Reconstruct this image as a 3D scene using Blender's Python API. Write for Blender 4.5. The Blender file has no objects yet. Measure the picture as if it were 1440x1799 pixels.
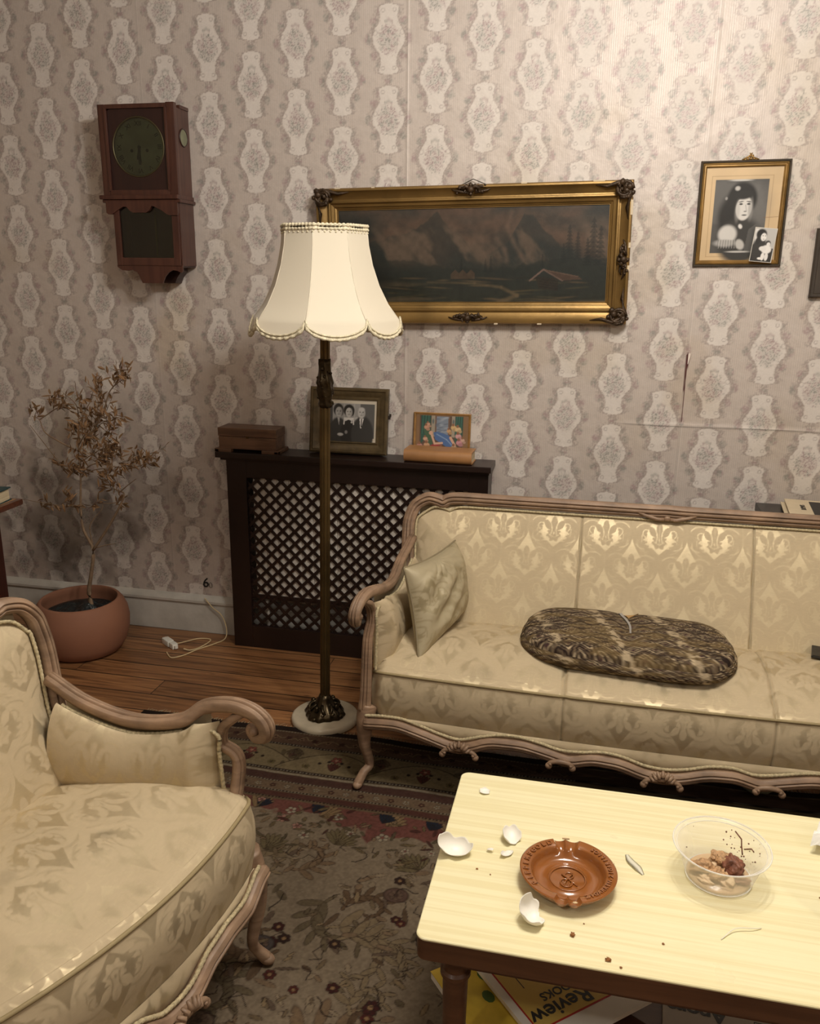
import bpy, bmesh, math, random
import numpy as np
from mathutils import Vector, Matrix, Euler
rnd = random.Random(7)
S = bpy.context.scene
COL = S.collection

# ------------------------------------------------------------ camera, world, lights, exposure
cam_d = bpy.data.cameras.new('camera')
cam_d.sensor_fit = 'HORIZONTAL'; cam_d.sensor_width = 36.0; cam_d.lens = 36.0 * 1500.0 / 1440.0
cam_d.clip_start = 0.05; cam_d.clip_end = 60
cam = bpy.data.objects.new('camera', cam_d); COL.objects.link(cam)
YAW, PITCH, ROLL = 0.213826, 0.273086, 0.011079
cam.location = (0, -3.3, 1.57)
def cam_basis():
    f = Vector((-math.sin(YAW) * math.cos(PITCH), math.cos(YAW) * math.cos(PITCH), -math.sin(PITCH)))
    r = Vector((math.cos(YAW), math.sin(YAW), 0)); u = r.cross(f)
    r2 = r * math.cos(ROLL) + u * math.sin(ROLL); u2 = -r * math.sin(ROLL) + u * math.cos(ROLL)
    return Matrix((r2, u2, -f)).transposed()
cam.rotation_euler = cam_basis().to_euler()
S.camera = cam
S.view_settings.view_transform = 'Standard'; S.view_settings.look = 'None'
S.view_settings.exposure = 0.0; S.view_settings.gamma = 1.0; S.view_settings.use_curve_mapping = False
w = bpy.data.worlds.new('world'); S.world = w; w.use_nodes = True
w.node_tree.nodes['Background'].inputs[0].default_value = (1.0, 0.95, 0.9, 1)
w.node_tree.nodes['Background'].inputs[1].default_value = 0.42
def lamp(name, loc, power, radius, col=(1.0, 0.95, 0.875)):
    l = bpy.data.lights.new(name, 'POINT'); l.energy = power; l.shadow_soft_size = radius; l.color = col
    o = bpy.data.objects.new(name, l); COL.objects.link(o); o.location = loc
    return o
# ceiling chandelier bulbs just above the frame, and a weaker lamp to the right of the camera
for i, (dx, dy) in enumerate([(.2, .03), (-.05, .2), (-.19, -.06), (.06, -.2)]):
    lamp('chandelier_bulb', (.2 + dx, -1.75 + dy, 2.62), 27, .055)
lamp('corner_lamp_bulb', (1.6, -3.6, 2.3), 30, .05)
lamp('unseen_fill_bulb', (-1.0, -3.7, 2.65), 24, .06)  # unseen fill added at front left, power raised to even the wall brightness

# ------------------------------------------------------------ helpers
def srgb(r, g, b):
    f = lambda c: c / 12.92 if c <= .04045 else ((c + .055) / 1.055) ** 2.4
    return (f(r / 255), f(g / 255), f(b / 255))
def hx(r, g, b): return np.array(srgb(r, g, b))

def mat(name, color=(.5, .5, .5), rough=.5, metal=0.0, attr=False, noise=None, bump=None, spec=.5, coat=0, grain=None, alpha_gloss=None, sheen=0, fine=None):
    """noise=(scale, amount); bump=(scale, strength, distance); grain=(axis scales, dark colour, amount); alpha_gloss=(rough0, rough1, metal1)"""
    m = bpy.data.materials.new(name); m.use_nodes = True
    nt = m.node_tree; N = nt.nodes; L = nt.links; b = N['Principled BSDF']
    b.inputs['Roughness'].default_value = rough; b.inputs['Metallic'].default_value = metal
    b.inputs['Specular IOR Level'].default_value = spec; b.inputs['Coat Weight'].default_value = coat
    b.inputs['Coat Roughness'].default_value = .15
    if sheen: b.inputs['Sheen Weight'].default_value = sheen
    tc = N.new('ShaderNodeTexCoord'); src = None
    if attr:
        at = N.new('ShaderNodeAttribute'); at.attribute_name = 'Col'; src = at.outputs['Color']
        if alpha_gloss:
            r0, r1, m1 = alpha_gloss
            mr = N.new('ShaderNodeMapRange'); L.new(at.outputs['Alpha'], mr.inputs[0]); mr.inputs[3].default_value = r0; mr.inputs[4].default_value = r1
            L.new(mr.outputs[0], b.inputs['Roughness'])
            mm = N.new('ShaderNodeMath'); mm.operation = 'MULTIPLY'; L.new(at.outputs['Alpha'], mm.inputs[0]); mm.inputs[1].default_value = m1
            L.new(mm.outputs[0], b.inputs['Metallic'])
    else:
        rgb = N.new('ShaderNodeRGB'); rgb.outputs[0].default_value = (*color, 1); src = rgb.outputs[0]
    def mixc(fac, a, bcol, mode='MIX'):
        x = N.new('ShaderNodeMix'); x.data_type = 'RGBA'; x.blend_type = mode
        if isinstance(fac, float): x.inputs[0].default_value = fac
        else: L.new(fac, x.inputs[0])
        L.new(a, x.inputs[6])
        if isinstance(bcol, (tuple, np.ndarray)): x.inputs[7].default_value = (*bcol, 1)
        else: L.new(bcol, x.inputs[7])
        return x.outputs[2]
    def ramp(sock, lo, hi):
        r = N.new('ShaderNodeMapRange'); L.new(sock, r.inputs[0]); r.inputs[1].default_value = lo; r.inputs[2].default_value = hi
        return r.outputs[0]
    if grain:
        sc, dark, amt = grain
        mp = N.new('ShaderNodeMapping'); mp.inputs['Scale'].default_value = sc; L.new(tc.outputs['Object'], mp.inputs[0])
        n = N.new('ShaderNodeTexNoise'); n.inputs['Scale'].default_value = 1; n.inputs['Detail'].default_value = 6; n.inputs['Distortion'].default_value = .6
        L.new(mp.outputs[0], n.inputs[0])
        f = N.new('ShaderNodeMath'); f.operation = 'MULTIPLY'; L.new(ramp(n.outputs[0], .42, .62), f.inputs[0]); f.inputs[1].default_value = amt
        src = mixc(f.outputs[0], src, dark)
    if noise:
        n = N.new('ShaderNodeTexNoise'); n.inputs['Scale'].default_value = noise[0]; n.inputs['Detail'].default_value = 5
        L.new(tc.outputs['Object'], n.inputs[0])
        h = N.new('ShaderNodeHueSaturation'); v = N.new('ShaderNodeMapRange'); L.new(n.outputs[0], v.inputs[0])
        v.inputs[1].default_value = .3; v.inputs[2].default_value = .7; v.inputs[3].default_value = 1 - noise[1]; v.inputs[4].default_value = 1 + noise[1]
        L.new(v.outputs[0], h.inputs['Value']); L.new(src, h.inputs['Color']); src = h.outputs[0]
    L.new(src, b.inputs['Base Color'])
    last = None
    for bp in ([bump] if bump else []) + ([fine] if fine else []):
        n = N.new('ShaderNodeTexNoise'); n.inputs['Scale'].default_value = bp[0]; n.inputs['Detail'].default_value = 4
        if len(bp) > 3:
            mp = N.new('ShaderNodeMapping'); mp.inputs['Scale'].default_value = bp[3]; L.new(tc.outputs['Object'], mp.inputs[0]); L.new(mp.outputs[0], n.inputs[0])
        else: L.new(tc.outputs['Object'], n.inputs[0])
        bm = N.new('ShaderNodeBump'); bm.inputs['Strength'].default_value = bp[1]; bm.inputs['Distance'].default_value = bp[2]
        L.new(n.outputs[0], bm.inputs['Height'])
        if last: L.new(last, bm.inputs['Normal'])
        last = bm.outputs[0]
    if last: L.new(last, b.inputs['Normal'])
    return m

def mesh_obj(name, V, F, m, parent=None, smooth=True, col=None, loc=None):
    """V: (n,3) array, F: list of faces or (k,4) array"""
    V = np.asarray(V, dtype=np.float32).reshape(-1, 3)
    me = bpy.data.meshes.new(name)
    if isinstance(F, np.ndarray):
        k, c = F.shape; tot = F.ravel().astype(np.int32); st = np.arange(0, k * c, c, dtype=np.int32)
    else:
        st = np.zeros(len(F), np.int32); lens = np.array([len(f) for f in F]); st[1:] = np.cumsum(lens)[:-1]
        tot = np.array([i for f in F for i in f], np.int32); k = len(F)
    me.vertices.add(len(V)); me.vertices.foreach_set('co', V.ravel())
    me.loops.add(len(tot)); me.loops.foreach_set('vertex_index', tot)
    me.polygons.add(k); me.polygons.foreach_set('loop_start', st)
    me.update(calc_edges=True); me.validate()
    me.polygons.foreach_set('use_smooth', np.full(len(me.polygons), smooth))
    if col is not None:
        c = np.asarray(col, np.float32).reshape(-1, col.shape[-1])
        if c.shape[1] == 3: c = np.concatenate([c, np.ones((len(c), 1), np.float32)], 1)
        a = me.attributes.new('Col', 'FLOAT_COLOR', 'POINT'); a.data.foreach_set('color', c.ravel().astype(np.float32))
    me.materials.append(m)
    o = bpy.data.objects.new(name, me); COL.objects.link(o)
    if parent: o.parent = parent
    if loc is not None: o.location = loc
    return o

class MB:
    """collects shapes, links them as one mesh"""
    def __init__(s): s.v = []; s.f = []; s.n = 0
    def add(s, V, F):
        V = np.asarray(V, float).reshape(-1, 3); s.v.append(V); s.f += [tuple(int(i) + s.n for i in f) for f in F]; s.n += len(V); return s
    def box(s, x0, x1, y0, y1, z0, z1, bev=0.0, M=None):
        bm = bmesh.new(); bmesh.ops.create_cube(bm, size=1)
        for v in bm.verts: v.co = Vector(((x0 + x1) / 2 + v.co.x * (x1 - x0), (y0 + y1) / 2 + v.co.y * (y1 - y0), (z0 + z1) / 2 + v.co.z * (z1 - z0)))
        if bev: bmesh.ops.bevel(bm, geom=bm.edges[:], offset=bev, segments=2, profile=.7, affect='EDGES')
        return s.bm(bm, M)
    def bm(s, bm, M=None):
        bm.verts.ensure_lookup_table(); bm.verts.index_update()
        V = [(M @ v.co if M else v.co)[:] for v in bm.verts]; F = [[v.index for v in f.verts] for f in bm.faces]
        bm.free(); return s.add(V, F)
    def ico(s, c, r, sub=2, sc=(1, 1, 1)):
        bm = bmesh.new(); bmesh.ops.create_icosphere(bm, subdivisions=sub, radius=1)
        for v in bm.verts: v.co = Vector((c[0] + v.co.x * r * sc[0], c[1] + v.co.y * r * sc[1], c[2] + v.co.z * r * sc[2]))
        return s.bm(bm)
    def lathe(s, prof, n=40, c=(0, 0, 0), rf=None, cap=True):
        k = len(prof); V = []
        for (r, z) in prof:
            for i in range(n):
                a = 2 * math.pi * i / n; rr = r * (rf(a, z) if rf else 1)
                V.append((c[0] + rr * math.cos(a), c[1] + rr * math.sin(a), c[2] + z))
        F = [(j * n + i, j * n + (i + 1) % n, (j + 1) * n + (i + 1) % n, (j + 1) * n + i) for j in range(k - 1) for i in range(n)]
        if cap: F += [tuple(range(n))[::-1], tuple((k - 1) * n + i for i in range(n))]
        return s.add(V, F)
    def sweep(s, path, prof, up=(0, 0, 1), closed=False, scale=None, cap=True, side=None):
        """prof: closed 2D loop (a along side, b along up-ish)"""
        P = [Vector(p) for p in path]; n = len(P); up = Vector(up); V = []
        for i, p in enumerate(P):
            if closed: t = (P[(i + 1) % n] - P[i - 1])
            else: t = (P[min(i + 1, n - 1)] - P[max(i - 1, 0)])
            t.normalize()
            if side is not None:
                sd = Vector(side); sd = (sd - t * sd.dot(t)).normalized(); u2 = t.cross(sd)
                k = scale[i] if scale is not None else 1
                for (a, b) in prof: V.append(tuple(p + sd * a * k + u2 * b * k))
                continue
            sd = t.cross(up)
            if sd.length < 1e-4: sd = Vector((1, 0, 0))
            sd.normalize(); u2 = sd.cross(t).normalized()
            k = scale[i] if scale is not None else 1
            for (a, b) in prof: V.append(tuple(p + sd * a * k + u2 * b * k))
        m = len(prof); F = []
        for i in range(n if closed else n - 1):
            j = (i + 1) % n
            for q in range(m): F.append((i * m + q, i * m + (q + 1) % m, j * m + (q + 1) % m, j * m + q))
        if cap and not closed: F += [tuple(range(m))[::-1], tuple((n - 1) * m + q for q in range(m))]
        return s.add(V, F)
    def tube(s, path, r, n=8, **k):
        R = r if isinstance(r, (list, tuple, np.ndarray)) else None
        base = 1.0 if R is not None else r
        return s.sweep(path, [(base * math.cos(2 * math.pi * i / n), base * math.sin(2 * math.pi * i / n)) for i in range(n)], scale=R, **k)
    def build(s, name, m, parent=None, smooth=False, angle=None, loc=None):
        o = mesh_obj(name, np.concatenate(s.v), s.f, m, parent, smooth, loc=loc)
        bm = bmesh.new(); bm.from_mesh(o.data); bmesh.ops.recalc_face_normals(bm, faces=bm.faces[:])
        if angle is not None:
            for f in bm.faces: f.smooth = True
            for e in bm.edges:
                if len(e.link_faces) == 2 and e.calc_face_angle(0) > angle: e.smooth = False
        bm.to_mesh(o.data); bm.free()
        return o

def grid_faces(nu, nv, cu=False):
    i = np.arange(nu if cu else nu - 1)[None, :]; j = np.arange(nv - 1)[:, None]
    a = j * nu + i; b = j * nu + (i + 1) % nu
    return np.stack([a, b, b + nu, a + nu], -1).reshape(-1, 4)

def cr(pts, n):
    """Catmull-Rom resample of a point list (any dimension)"""
    P = np.array(pts, float); P = np.vstack([2 * P[0] - P[1], P, 2 * P[-1] - P[-2]])
    k = len(P) - 3; t = np.linspace(0, k, n); i = np.minimum(t.astype(int), k - 1); u = (t - i)[:, None]
    a, b, c, d = P[i], P[i + 1], P[i + 2], P[i + 3]
    return .5 * (2 * b + (c - a) * u + (2 * a - 5 * b + 4 * c - d) * u ** 2 + (3 * b - a - 3 * c + d) * u ** 3)

def thing(name, label, cat, loc=(0, 0, 0), rz=0, group=None):
    o = bpy.data.objects.new(name, None); COL.objects.link(o); o.location = loc; o.rotation_euler = (0, 0, rz)
    o.empty_display_size = .1
    return tag(o, label, cat, group)
def tag(o, label, cat, group=None):
    o['label'] = label; o['category'] = cat
    if group: o['group'] = group
    return o
def struct(o): o['kind'] = 'structure'; return o

# value noise on arrays
def _h(ix, iy, s):
    h = (ix.astype(np.int64) * 374761393 + iy.astype(np.int64) * 668265263 + s * 974711) & 0x7fffffff
    h = ((h ^ (h >> 13)) * 1274126177) & 0x7fffffff
    return ((h ^ (h >> 16)) & 0xffff) / 65535.0
def vnoise(x, y, s=0):
    ix = np.floor(x); iy = np.floor(y); fx = x - ix; fy = y - iy; fx = fx * fx * (3 - 2 * fx); fy = fy * fy * (3 - 2 * fy)
    a, b, c, d = _h(ix, iy, s), _h(ix + 1, iy, s), _h(ix, iy + 1, s), _h(ix + 1, iy + 1, s)
    return (a * (1 - fx) + b * fx) * (1 - fy) + (c * (1 - fx) + d * fx) * fy
def fbm(x, y, s=0, o=4):
    r = 0; a = .5; t = 0
    for i in range(o): r = r + a * vnoise(x * 2 ** i, y * 2 ** i, s + i); t += a; a *= .5
    return r / t
def sst(a, b, x):
    t = np.clip((x - a) / (b - a), 0, 1); return t * t * (3 - 2 * t)

class Canvas:
    """pigment painted on a separable grid of points"""
    def __init__(s, xs, ys, col):
        s.xs = np.asarray(xs, float); s.ys = np.asarray(ys, float); s.X, s.Y = np.meshgrid(s.xs, s.ys)
        s.C = np.ones(s.X.shape + (4,)) * np.array([*col, 0.0])
    def sl(s, x0, x1, y0, y1):
        a, b = np.searchsorted(s.xs, [x0, x1]); c, d = np.searchsorted(s.ys, [y0, y1]); return slice(c, d), slice(a, b)
    def blend(s, q, m, col):
        m = m[..., None]; s.C[q][..., :3] = s.C[q][..., :3] * (1 - m) + np.array(col) * m
    def ell(s, cx, cy, rx, ry, col, soft=.15, rot=0, a=1.0):
        R = max(rx, ry) * (1 + soft) + 1e-4; q = s.sl(cx - R, cx + R, cy - R, cy + R); x = s.X[q] - cx; y = s.Y[q] - cy
        if x.size == 0: return
        c, n = math.cos(rot), math.sin(rot); d = np.hypot((x * c + y * n) / rx, (-x * n + y * c) / ry)
        s.blend(q, a * (1 - sst(1 - soft, 1 + soft, d)), col)
    def line(s, pts, wd, col, a=1.0, soft=.0008):
        pts = [tuple(p) for p in pts]; W = wd if hasattr(wd, '__len__') else [wd] * len(pts)
        for i in range(len(pts) - 1):
            (x0, y0), (x1, y1) = pts[i], pts[i + 1]; r = max(W[i], W[i + 1]) + soft * 2
            q = s.sl(min(x0, x1) - r, max(x0, x1) + r, min(y0, y1) - r, max(y0, y1) + r)
            x = s.X[q]; y = s.Y[q]
            if x.size == 0: continue
            dx, dy = x1 - x0, y1 - y0; t = np.clip(((x - x0) * dx + (y - y0) * dy) / (dx * dx + dy * dy + 1e-12), 0, 1)
            d = np.hypot(x - x0 - t * dx, y - y0 - t * dy) - (W[i] + (W[i + 1] - W[i]) * t) / 2
            s.blend(q, a * (1 - sst(-soft, soft, d)), col)
    def poly(s, pts, col, a=1.0):
        P = np.array(pts); q = s.sl(P[:, 0].min(), P[:, 0].max(), P[:, 1].min(), P[:, 1].max()); x = s.X[q]; y = s.Y[q]
        if x.size == 0: return
        ins = np.zeros(x.shape, bool)
        for i in range(len(P)):
            (x0, y0), (x1, y1) = P[i - 1], P[i]
            if y0 == y1: continue
            c = ((y0 > y) != (y1 > y)) & (x < (x1 - x0) * (y - y0) / (y1 - y0) + x0); ins ^= c
        s.blend(q, ins * a, col)
    def leaf(s, x, y, L, Wd, ang, col, edge=None, a=1.0):
        c, n = math.cos(ang), math.sin(ang); cx, cy = x + c * L / 2, y + n * L / 2
        if edge is not None: s.ell(cx, cy, L / 2 + .0018, Wd / 2 + .0018, edge, .12, ang, a)
        s.ell(cx, cy, L / 2, Wd / 2, col, .15, ang, a)
    def mesh(s, name, fn, m, parent=None, z=None):
        P = fn(s.X, s.Y); ny, nx = s.X.shape
        return mesh_obj(name, P.reshape(-1, 3), grid_faces(nx, ny), m, parent, True, s.C)

def text(name, body, size, m, parent, M, ext=.0004, off=0.0, align='CENTER', space=1.0):
    cu = bpy.data.curves.new('txt', 'FONT'); cu.body = body; cu.size = size; cu.extrude = ext; cu.offset = off; cu.align_x = align
    cu.align_y = 'CENTER'; cu.space_character = space; cu.resolution_u = 3
    t = bpy.data.objects.new('txt', cu); COL.objects.link(t)
    dg = bpy.context.evaluated_depsgraph_get(); dg.update()
    me = bpy.data.meshes.new_from_object(t.evaluated_get(dg)); bpy.data.objects.remove(t); bpy.data.curves.remove(cu)
    me.transform(M); me.materials.clear(); me.materials.append(m); me.name = name
    o = bpy.data.objects.new(name, me); COL.objects.link(o)
    if parent: o.parent = parent
    return o
def TM(o, ax, ay):
    """matrix placing text: origin, x axis, y axis"""
    ax = Vector(ax).normalized(); ay = Vector(ay).normalized(); az = ax.cross(ay)
    M = Matrix((ax, ay, az)).transposed().to_4x4(); M.translation = Vector(o); return M
def nonuni(a, b, c, d, fine, coarse):
    """coarse a..b, fine b..c, coarse c..d"""
    L = [np.arange(a, b, coarse)] if b > a + 1e-6 else []
    L.append(np.arange(b, c, fine)); L.append(np.arange(c, d, coarse) if d > c + 1e-6 else np.array([c]))
    x = np.concatenate(L + [[d]]); return np.unique(np.round(x, 6))
# ------------------------------------------------------------ room shell
XL, XR, YF, ZC = -3.3, 2.9, -5.2, 2.95
A, B2 = 0.17516, 0.13301        # medallion column spacing and half row spacing
X0, Z0 = -1.51456, 2.10823      # a medallion centre
def wallpaper(X, Z):
    u = (X - X0) / A; v = -(Z - Z0) / B2
    c = np.round(u); best = None
    r = np.round((v - (c % 2)) / 2) * 2 + (c % 2)
    # second candidate: neighbour column
    s = np.where(u > c, 1, -1); c2 = c + s; r2 = np.round((v - (c2 % 2)) / 2) * 2 + (c2 % 2)
    d1 = np.abs(u - c) * 1.15 + np.abs(v - r) * .62; d2 = np.abs(u - c2) * 1.15 + np.abs(v - r2) * .62
    use2 = d2 < d1; cc = np.where(use2, c2, c); rr = np.where(use2, r2, r)
    x = (u - cc) * A; y = -(v - rr) * B2; cs = cc * 7 + rr * 13
    ax = np.abs(x); jit = (fbm(X * 260, Z * 260, 3, 2) - .5) * .008
    # cartouche half width as a function of height
    hy = np.array([-.116, -.110, -.101, -.092, -.082, -.068, -.052, -.034, -.014, .006, .022, .040, .056, .072, .086, .097, .108, .115])
    hw = np.array([.000, .030, .036, .031, .028, .0285, .031, .042, .057, .059, .056, .045, .034, .0305, .033, .037, .031, .000])
    H = np.interp(y, hy, hw); sd = (ax - H) * .8
    inside = 1 - sst(-.0015, .0025, sd + jit * .5)
    edge = np.exp(-((sd - .003 + jit) / .0022) ** 2)
    edge2 = np.exp(-((sd - .009 + jit * 1.5) / .0035) ** 2) * (vnoise(X * 190, Z * 190, 9) > .38)
    def blob(cx, cy, rx, ry): return 1 - sst(.55, 1.15, np.hypot((ax - cx) / rx, (y - cy) / ry) + jit * 30)
    tex = fbm(X * 420, Z * 420, 21, 2); tex2 = vnoise(X * 230, Z * 230, 5)
    dots = sst(.5, .64, tex) ; dots2 = sst(.48, .6, tex2)
    bq = (1 - sst(.8, 1.1, np.hypot(x / .040, (y + .002) / .050) + (tex2 - .5) * .5))
    bouquet = bq * (.28 + .72 * dots)
    stem = np.exp(-((ax - .012 - (y - .05) * .2) / .0015) ** 2) * ((y > .035) & (y < .062)) + np.exp(-(np.hypot(ax - .009, y - .058) / .005) ** 2) + np.exp(-(np.hypot(x, y - .063) / .006) ** 2)
    roses = np.maximum.reduce([blob(.056, .058, .017, .016), blob(.056, -.054, .016, .016), blob(.077, .002, .013, .020), blob(0, .133, .018, .014), blob(.04, .088, .008, .012) * .7, blob(.04, -.083, .008, .012) * .7])
    roses = roses * (.45 + .55 * dots2)
    scrl = np.maximum.reduce([np.exp(-((np.hypot(ax - .021, y - .094) - .006) / .0013) ** 2), np.exp(-((np.hypot(ax - .021, y + .094) - .006) / .0013) ** 2), np.exp(-((np.hypot(ax - .050, y - .022) - .008) / .0016) ** 2) * .8, np.exp(-((np.hypot(ax - .044, y + .048) - .007) / .0016) ** 2) * .8])
    stripe = .5 + .5 * np.cos(X * 2 * math.pi / .0074)
    fl = fbm(X * 60, Z * 60, 40, 3)
    bg = hx(193, 182, 174); lt = hx(211, 203, 196); mo = hx(146, 134, 130); mauve = hx(164, 142, 142); gr = hx(144, 142, 136)
    C = bg[None, None] * (1 + .17 * (stripe[..., None] - .5) * (1 - inside[..., None])) * (.97 + .08 * fl[..., None])
    def bl(C, m, c): m = m[..., None]; return C * (1 - m) + c * m
    C = bl(C, inside, lt)
    edge3 = np.exp(-((sd - .0145 + jit * 2 + .003 * np.sin(y * 210)) / .0022) ** 2) * (ax > .02)
    C = bl(C, np.clip(edge3 * .38, 0, 1), mo); C = bl(C, np.clip(edge * .75 * (.6 + .4 * np.sin(y * 330) ** 2), 0, 1), mo)
    C = C * (.955 + .09 * tex[..., None]); C = bl(C, np.clip(edge2 * .6, 0, 1), mo)
    rose_c = np.where((vnoise(X * 60, Z * 60, 77) > .5)[..., None], mauve, gr)
    C = bl(C, np.clip(roses * .8, 0, 1), rose_c)
    C = bl(C, np.clip(scrl * .6, 0, 1), mo)
    bqc = np.where((vnoise(X * 75, Z * 75, 31) > .5)[..., None], mauve * .93, gr * .95)
    C = bl(C, np.clip(bouquet * .85 + stem * .5, 0, 1), bqc)
    # gloss: satin stripes, scroll lines and bouquet are pearly, cartouche matt
    g = np.clip(.55 + .45 * stripe * (1 - inside) - .4 * inside + .6 * bouquet * inside + .3 * edge, 0, 1)
    # age: yellow / grey stains
    st = sst(.56, .8, fbm(X * 3.1 + 7, Z * 3.1, 50, 4)); C = C * (1 - .10 * st[..., None] * np.array([.6, .8, 1.3]))
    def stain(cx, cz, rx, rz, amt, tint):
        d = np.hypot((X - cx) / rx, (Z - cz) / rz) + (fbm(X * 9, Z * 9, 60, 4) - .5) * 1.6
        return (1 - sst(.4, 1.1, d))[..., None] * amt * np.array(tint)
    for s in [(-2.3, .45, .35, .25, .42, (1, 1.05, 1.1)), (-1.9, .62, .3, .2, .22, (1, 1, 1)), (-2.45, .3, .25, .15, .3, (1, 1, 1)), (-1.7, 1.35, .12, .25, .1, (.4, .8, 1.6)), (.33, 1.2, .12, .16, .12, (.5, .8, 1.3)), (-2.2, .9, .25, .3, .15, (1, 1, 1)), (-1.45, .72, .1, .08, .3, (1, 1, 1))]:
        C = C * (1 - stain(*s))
    # paper seams and a horizontal tear line
    for xs in (-2.85, -1.794, -.743, .314, 1.366):
        C = C * (1 - .3 * np.exp(-((X - xs + .0015) / .0015) ** 2))[..., None] + (.1 * np.exp(-((X - xs - .002) / .0015) ** 2))[..., None]
    zc = 1.030 - .003 * np.sin(X * 7) - .008 * (X - .3)
    on = sst(.06, .13, X) * (1 - sst(.95, 1.1, X)); dk = on * np.exp(-((Z - zc) / .0018) ** 2)
    C = C * (1 - .45 * dk[..., None]) + (.12 * on * np.exp(-((Z - zc - .004) / .0022) ** 2))[..., None]
    tw = np.interp(Z, [1.03, 1.1, 1.2, 1.29, 1.302], [.0006, .0016, .003, .0075, 0]); tx = .3135 + .002 * np.sin(Z * 30)
    tear = (1 - sst(.7, 1.2, np.abs(X - tx) / np.maximum(tw, 1e-5))) * ((Z > 1.03) & (Z < 1.303))
    C = bl(C, tear, hx(74, 26, 24)); g = g * (1 - tear)
    return np.concatenate([np.clip(C, 0, 1), g[..., None]], -1)
xs = nonuni(XL, -2.62, 1.0, XR, .0034, .05); zs = nonuni(0, .14, 2.66, ZC, .0034, .05)
XX, ZZ = np.meshgrid(xs, zs)
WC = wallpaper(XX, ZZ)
relief = .004 * (fbm(XX * 2.2, ZZ * 2.2, 91, 3) - .5) + .0016 * np.exp(-((ZZ - 1.034) / .006) ** 2) * sst(.06, .2, XX)
for s_ in (-.743, .314): relief = relief + .0012 * np.exp(-((XX - s_) / .004) ** 2)
WV = np.stack([XX, -relief * ((ZZ > .02) & (ZZ < 2.9)), ZZ], -1)
m_wall = mat('wallpaper', attr=True, rough=.5, alpha_gloss=(.66, .46, .16), spec=.5, bump=(9, .55, .012), fine=(240, .12, .0008, (1, 1, .18)))
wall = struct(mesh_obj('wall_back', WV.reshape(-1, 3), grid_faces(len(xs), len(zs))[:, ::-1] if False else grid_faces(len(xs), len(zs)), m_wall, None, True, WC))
m_plain = mat('plain_plaster', hx(176, 160, 142), .8, noise=(3, .05))
struct(MB().box(XL - .1, XL, YF, .1, 0, ZC).build('wall_left', m_plain))
struct(MB().box(XR, XR + .1, YF, .1, 0, ZC).build('wall_right', m_plain))
struct(MB().box(XL, XR, YF - .1, YF, 0, ZC).build('wall_front', m_plain))
m_ceil = mat('ceiling_plaster', hx(190, 182, 168), .9)
struct(MB().box(XL - .1, XR + .1, YF - .1, .1, ZC, ZC + .1).build('ceiling', m_ceil))
# curled flap of torn wallpaper and the pencilled number belong to the wall
fl = []
for j in range(8):
    for i in range(6):
        t = i / 5; z = 1.298 - j * .0055; wd = .013 * (1 - (j / 7) ** 1.6 * .75); a = t * 2.2
        fl.append((.3155 + wd * math.sin(a) / 2.2 * 1.6, -.004 - wd * (1 - math.cos(a)) * .35, z + .002 * t))
m_paper = mat('torn_paper', hx(226, 214, 204), .7)
fo = mesh_obj('torn_flap', fl, grid_faces(6, 8), m_paper, wall); fo['label'] = 'curled white flap of torn wallpaper'
m_ink = mat('black_ink', (.012, .011, .01), .8)
to = text('painted_number', '6', .062, m_ink, wall, TM((-1.640, -.0050, .232), (1, 0, .08), (.08, 0, 1)), .0003, .0006); to['label'] = 'handwritten black number on the wallpaper'
text('painted_number', '0', .04, mat('faded_ink', (.09, .08, .07), .8), wall, TM((-1.6175, -.0050, .222), (1, 0, .2), (-.1, 0, 1)), .0003, -.0008)

# baseboard with moulded cap
prof = [(0, 0), (-.018, 0), (-.018, .118), (-.0165, .124), (-.016, .134), (-.022, .136), (-.026, .142), (-.026, .152), (-.022, .158), (-.016, .165), (-.008, .172), (0, .174)]
V = []; bx = np.arange(XL, XR + .01, .1)
for x in bx: V += [(x, y, z) for y, z in prof]
n_ = len(prof); F = [(i * n_ + q, (i + 1) * n_ + q, (i + 1) * n_ + q + 1, i * n_ + q + 1) for i in range(len(bx) - 1) for q in range(n_ - 1)]
m_base = mat('old_white_paint', hx(186, 182, 174), .55, noise=(14, .12), bump=(18, .5, .004), fine=(90, .3, .001))
bb = MB().add(V, F).build('baseboard_back', m_base, angle=.5); struct(bb)
struct(MB().box(XL, XL + .02, YF, -.03, 0, .17).build('baseboard_left', m_base))
struct(MB().box(XR - .02, XR, YF, -.03, 0, .17).build('baseboard_right', m_base))

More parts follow.
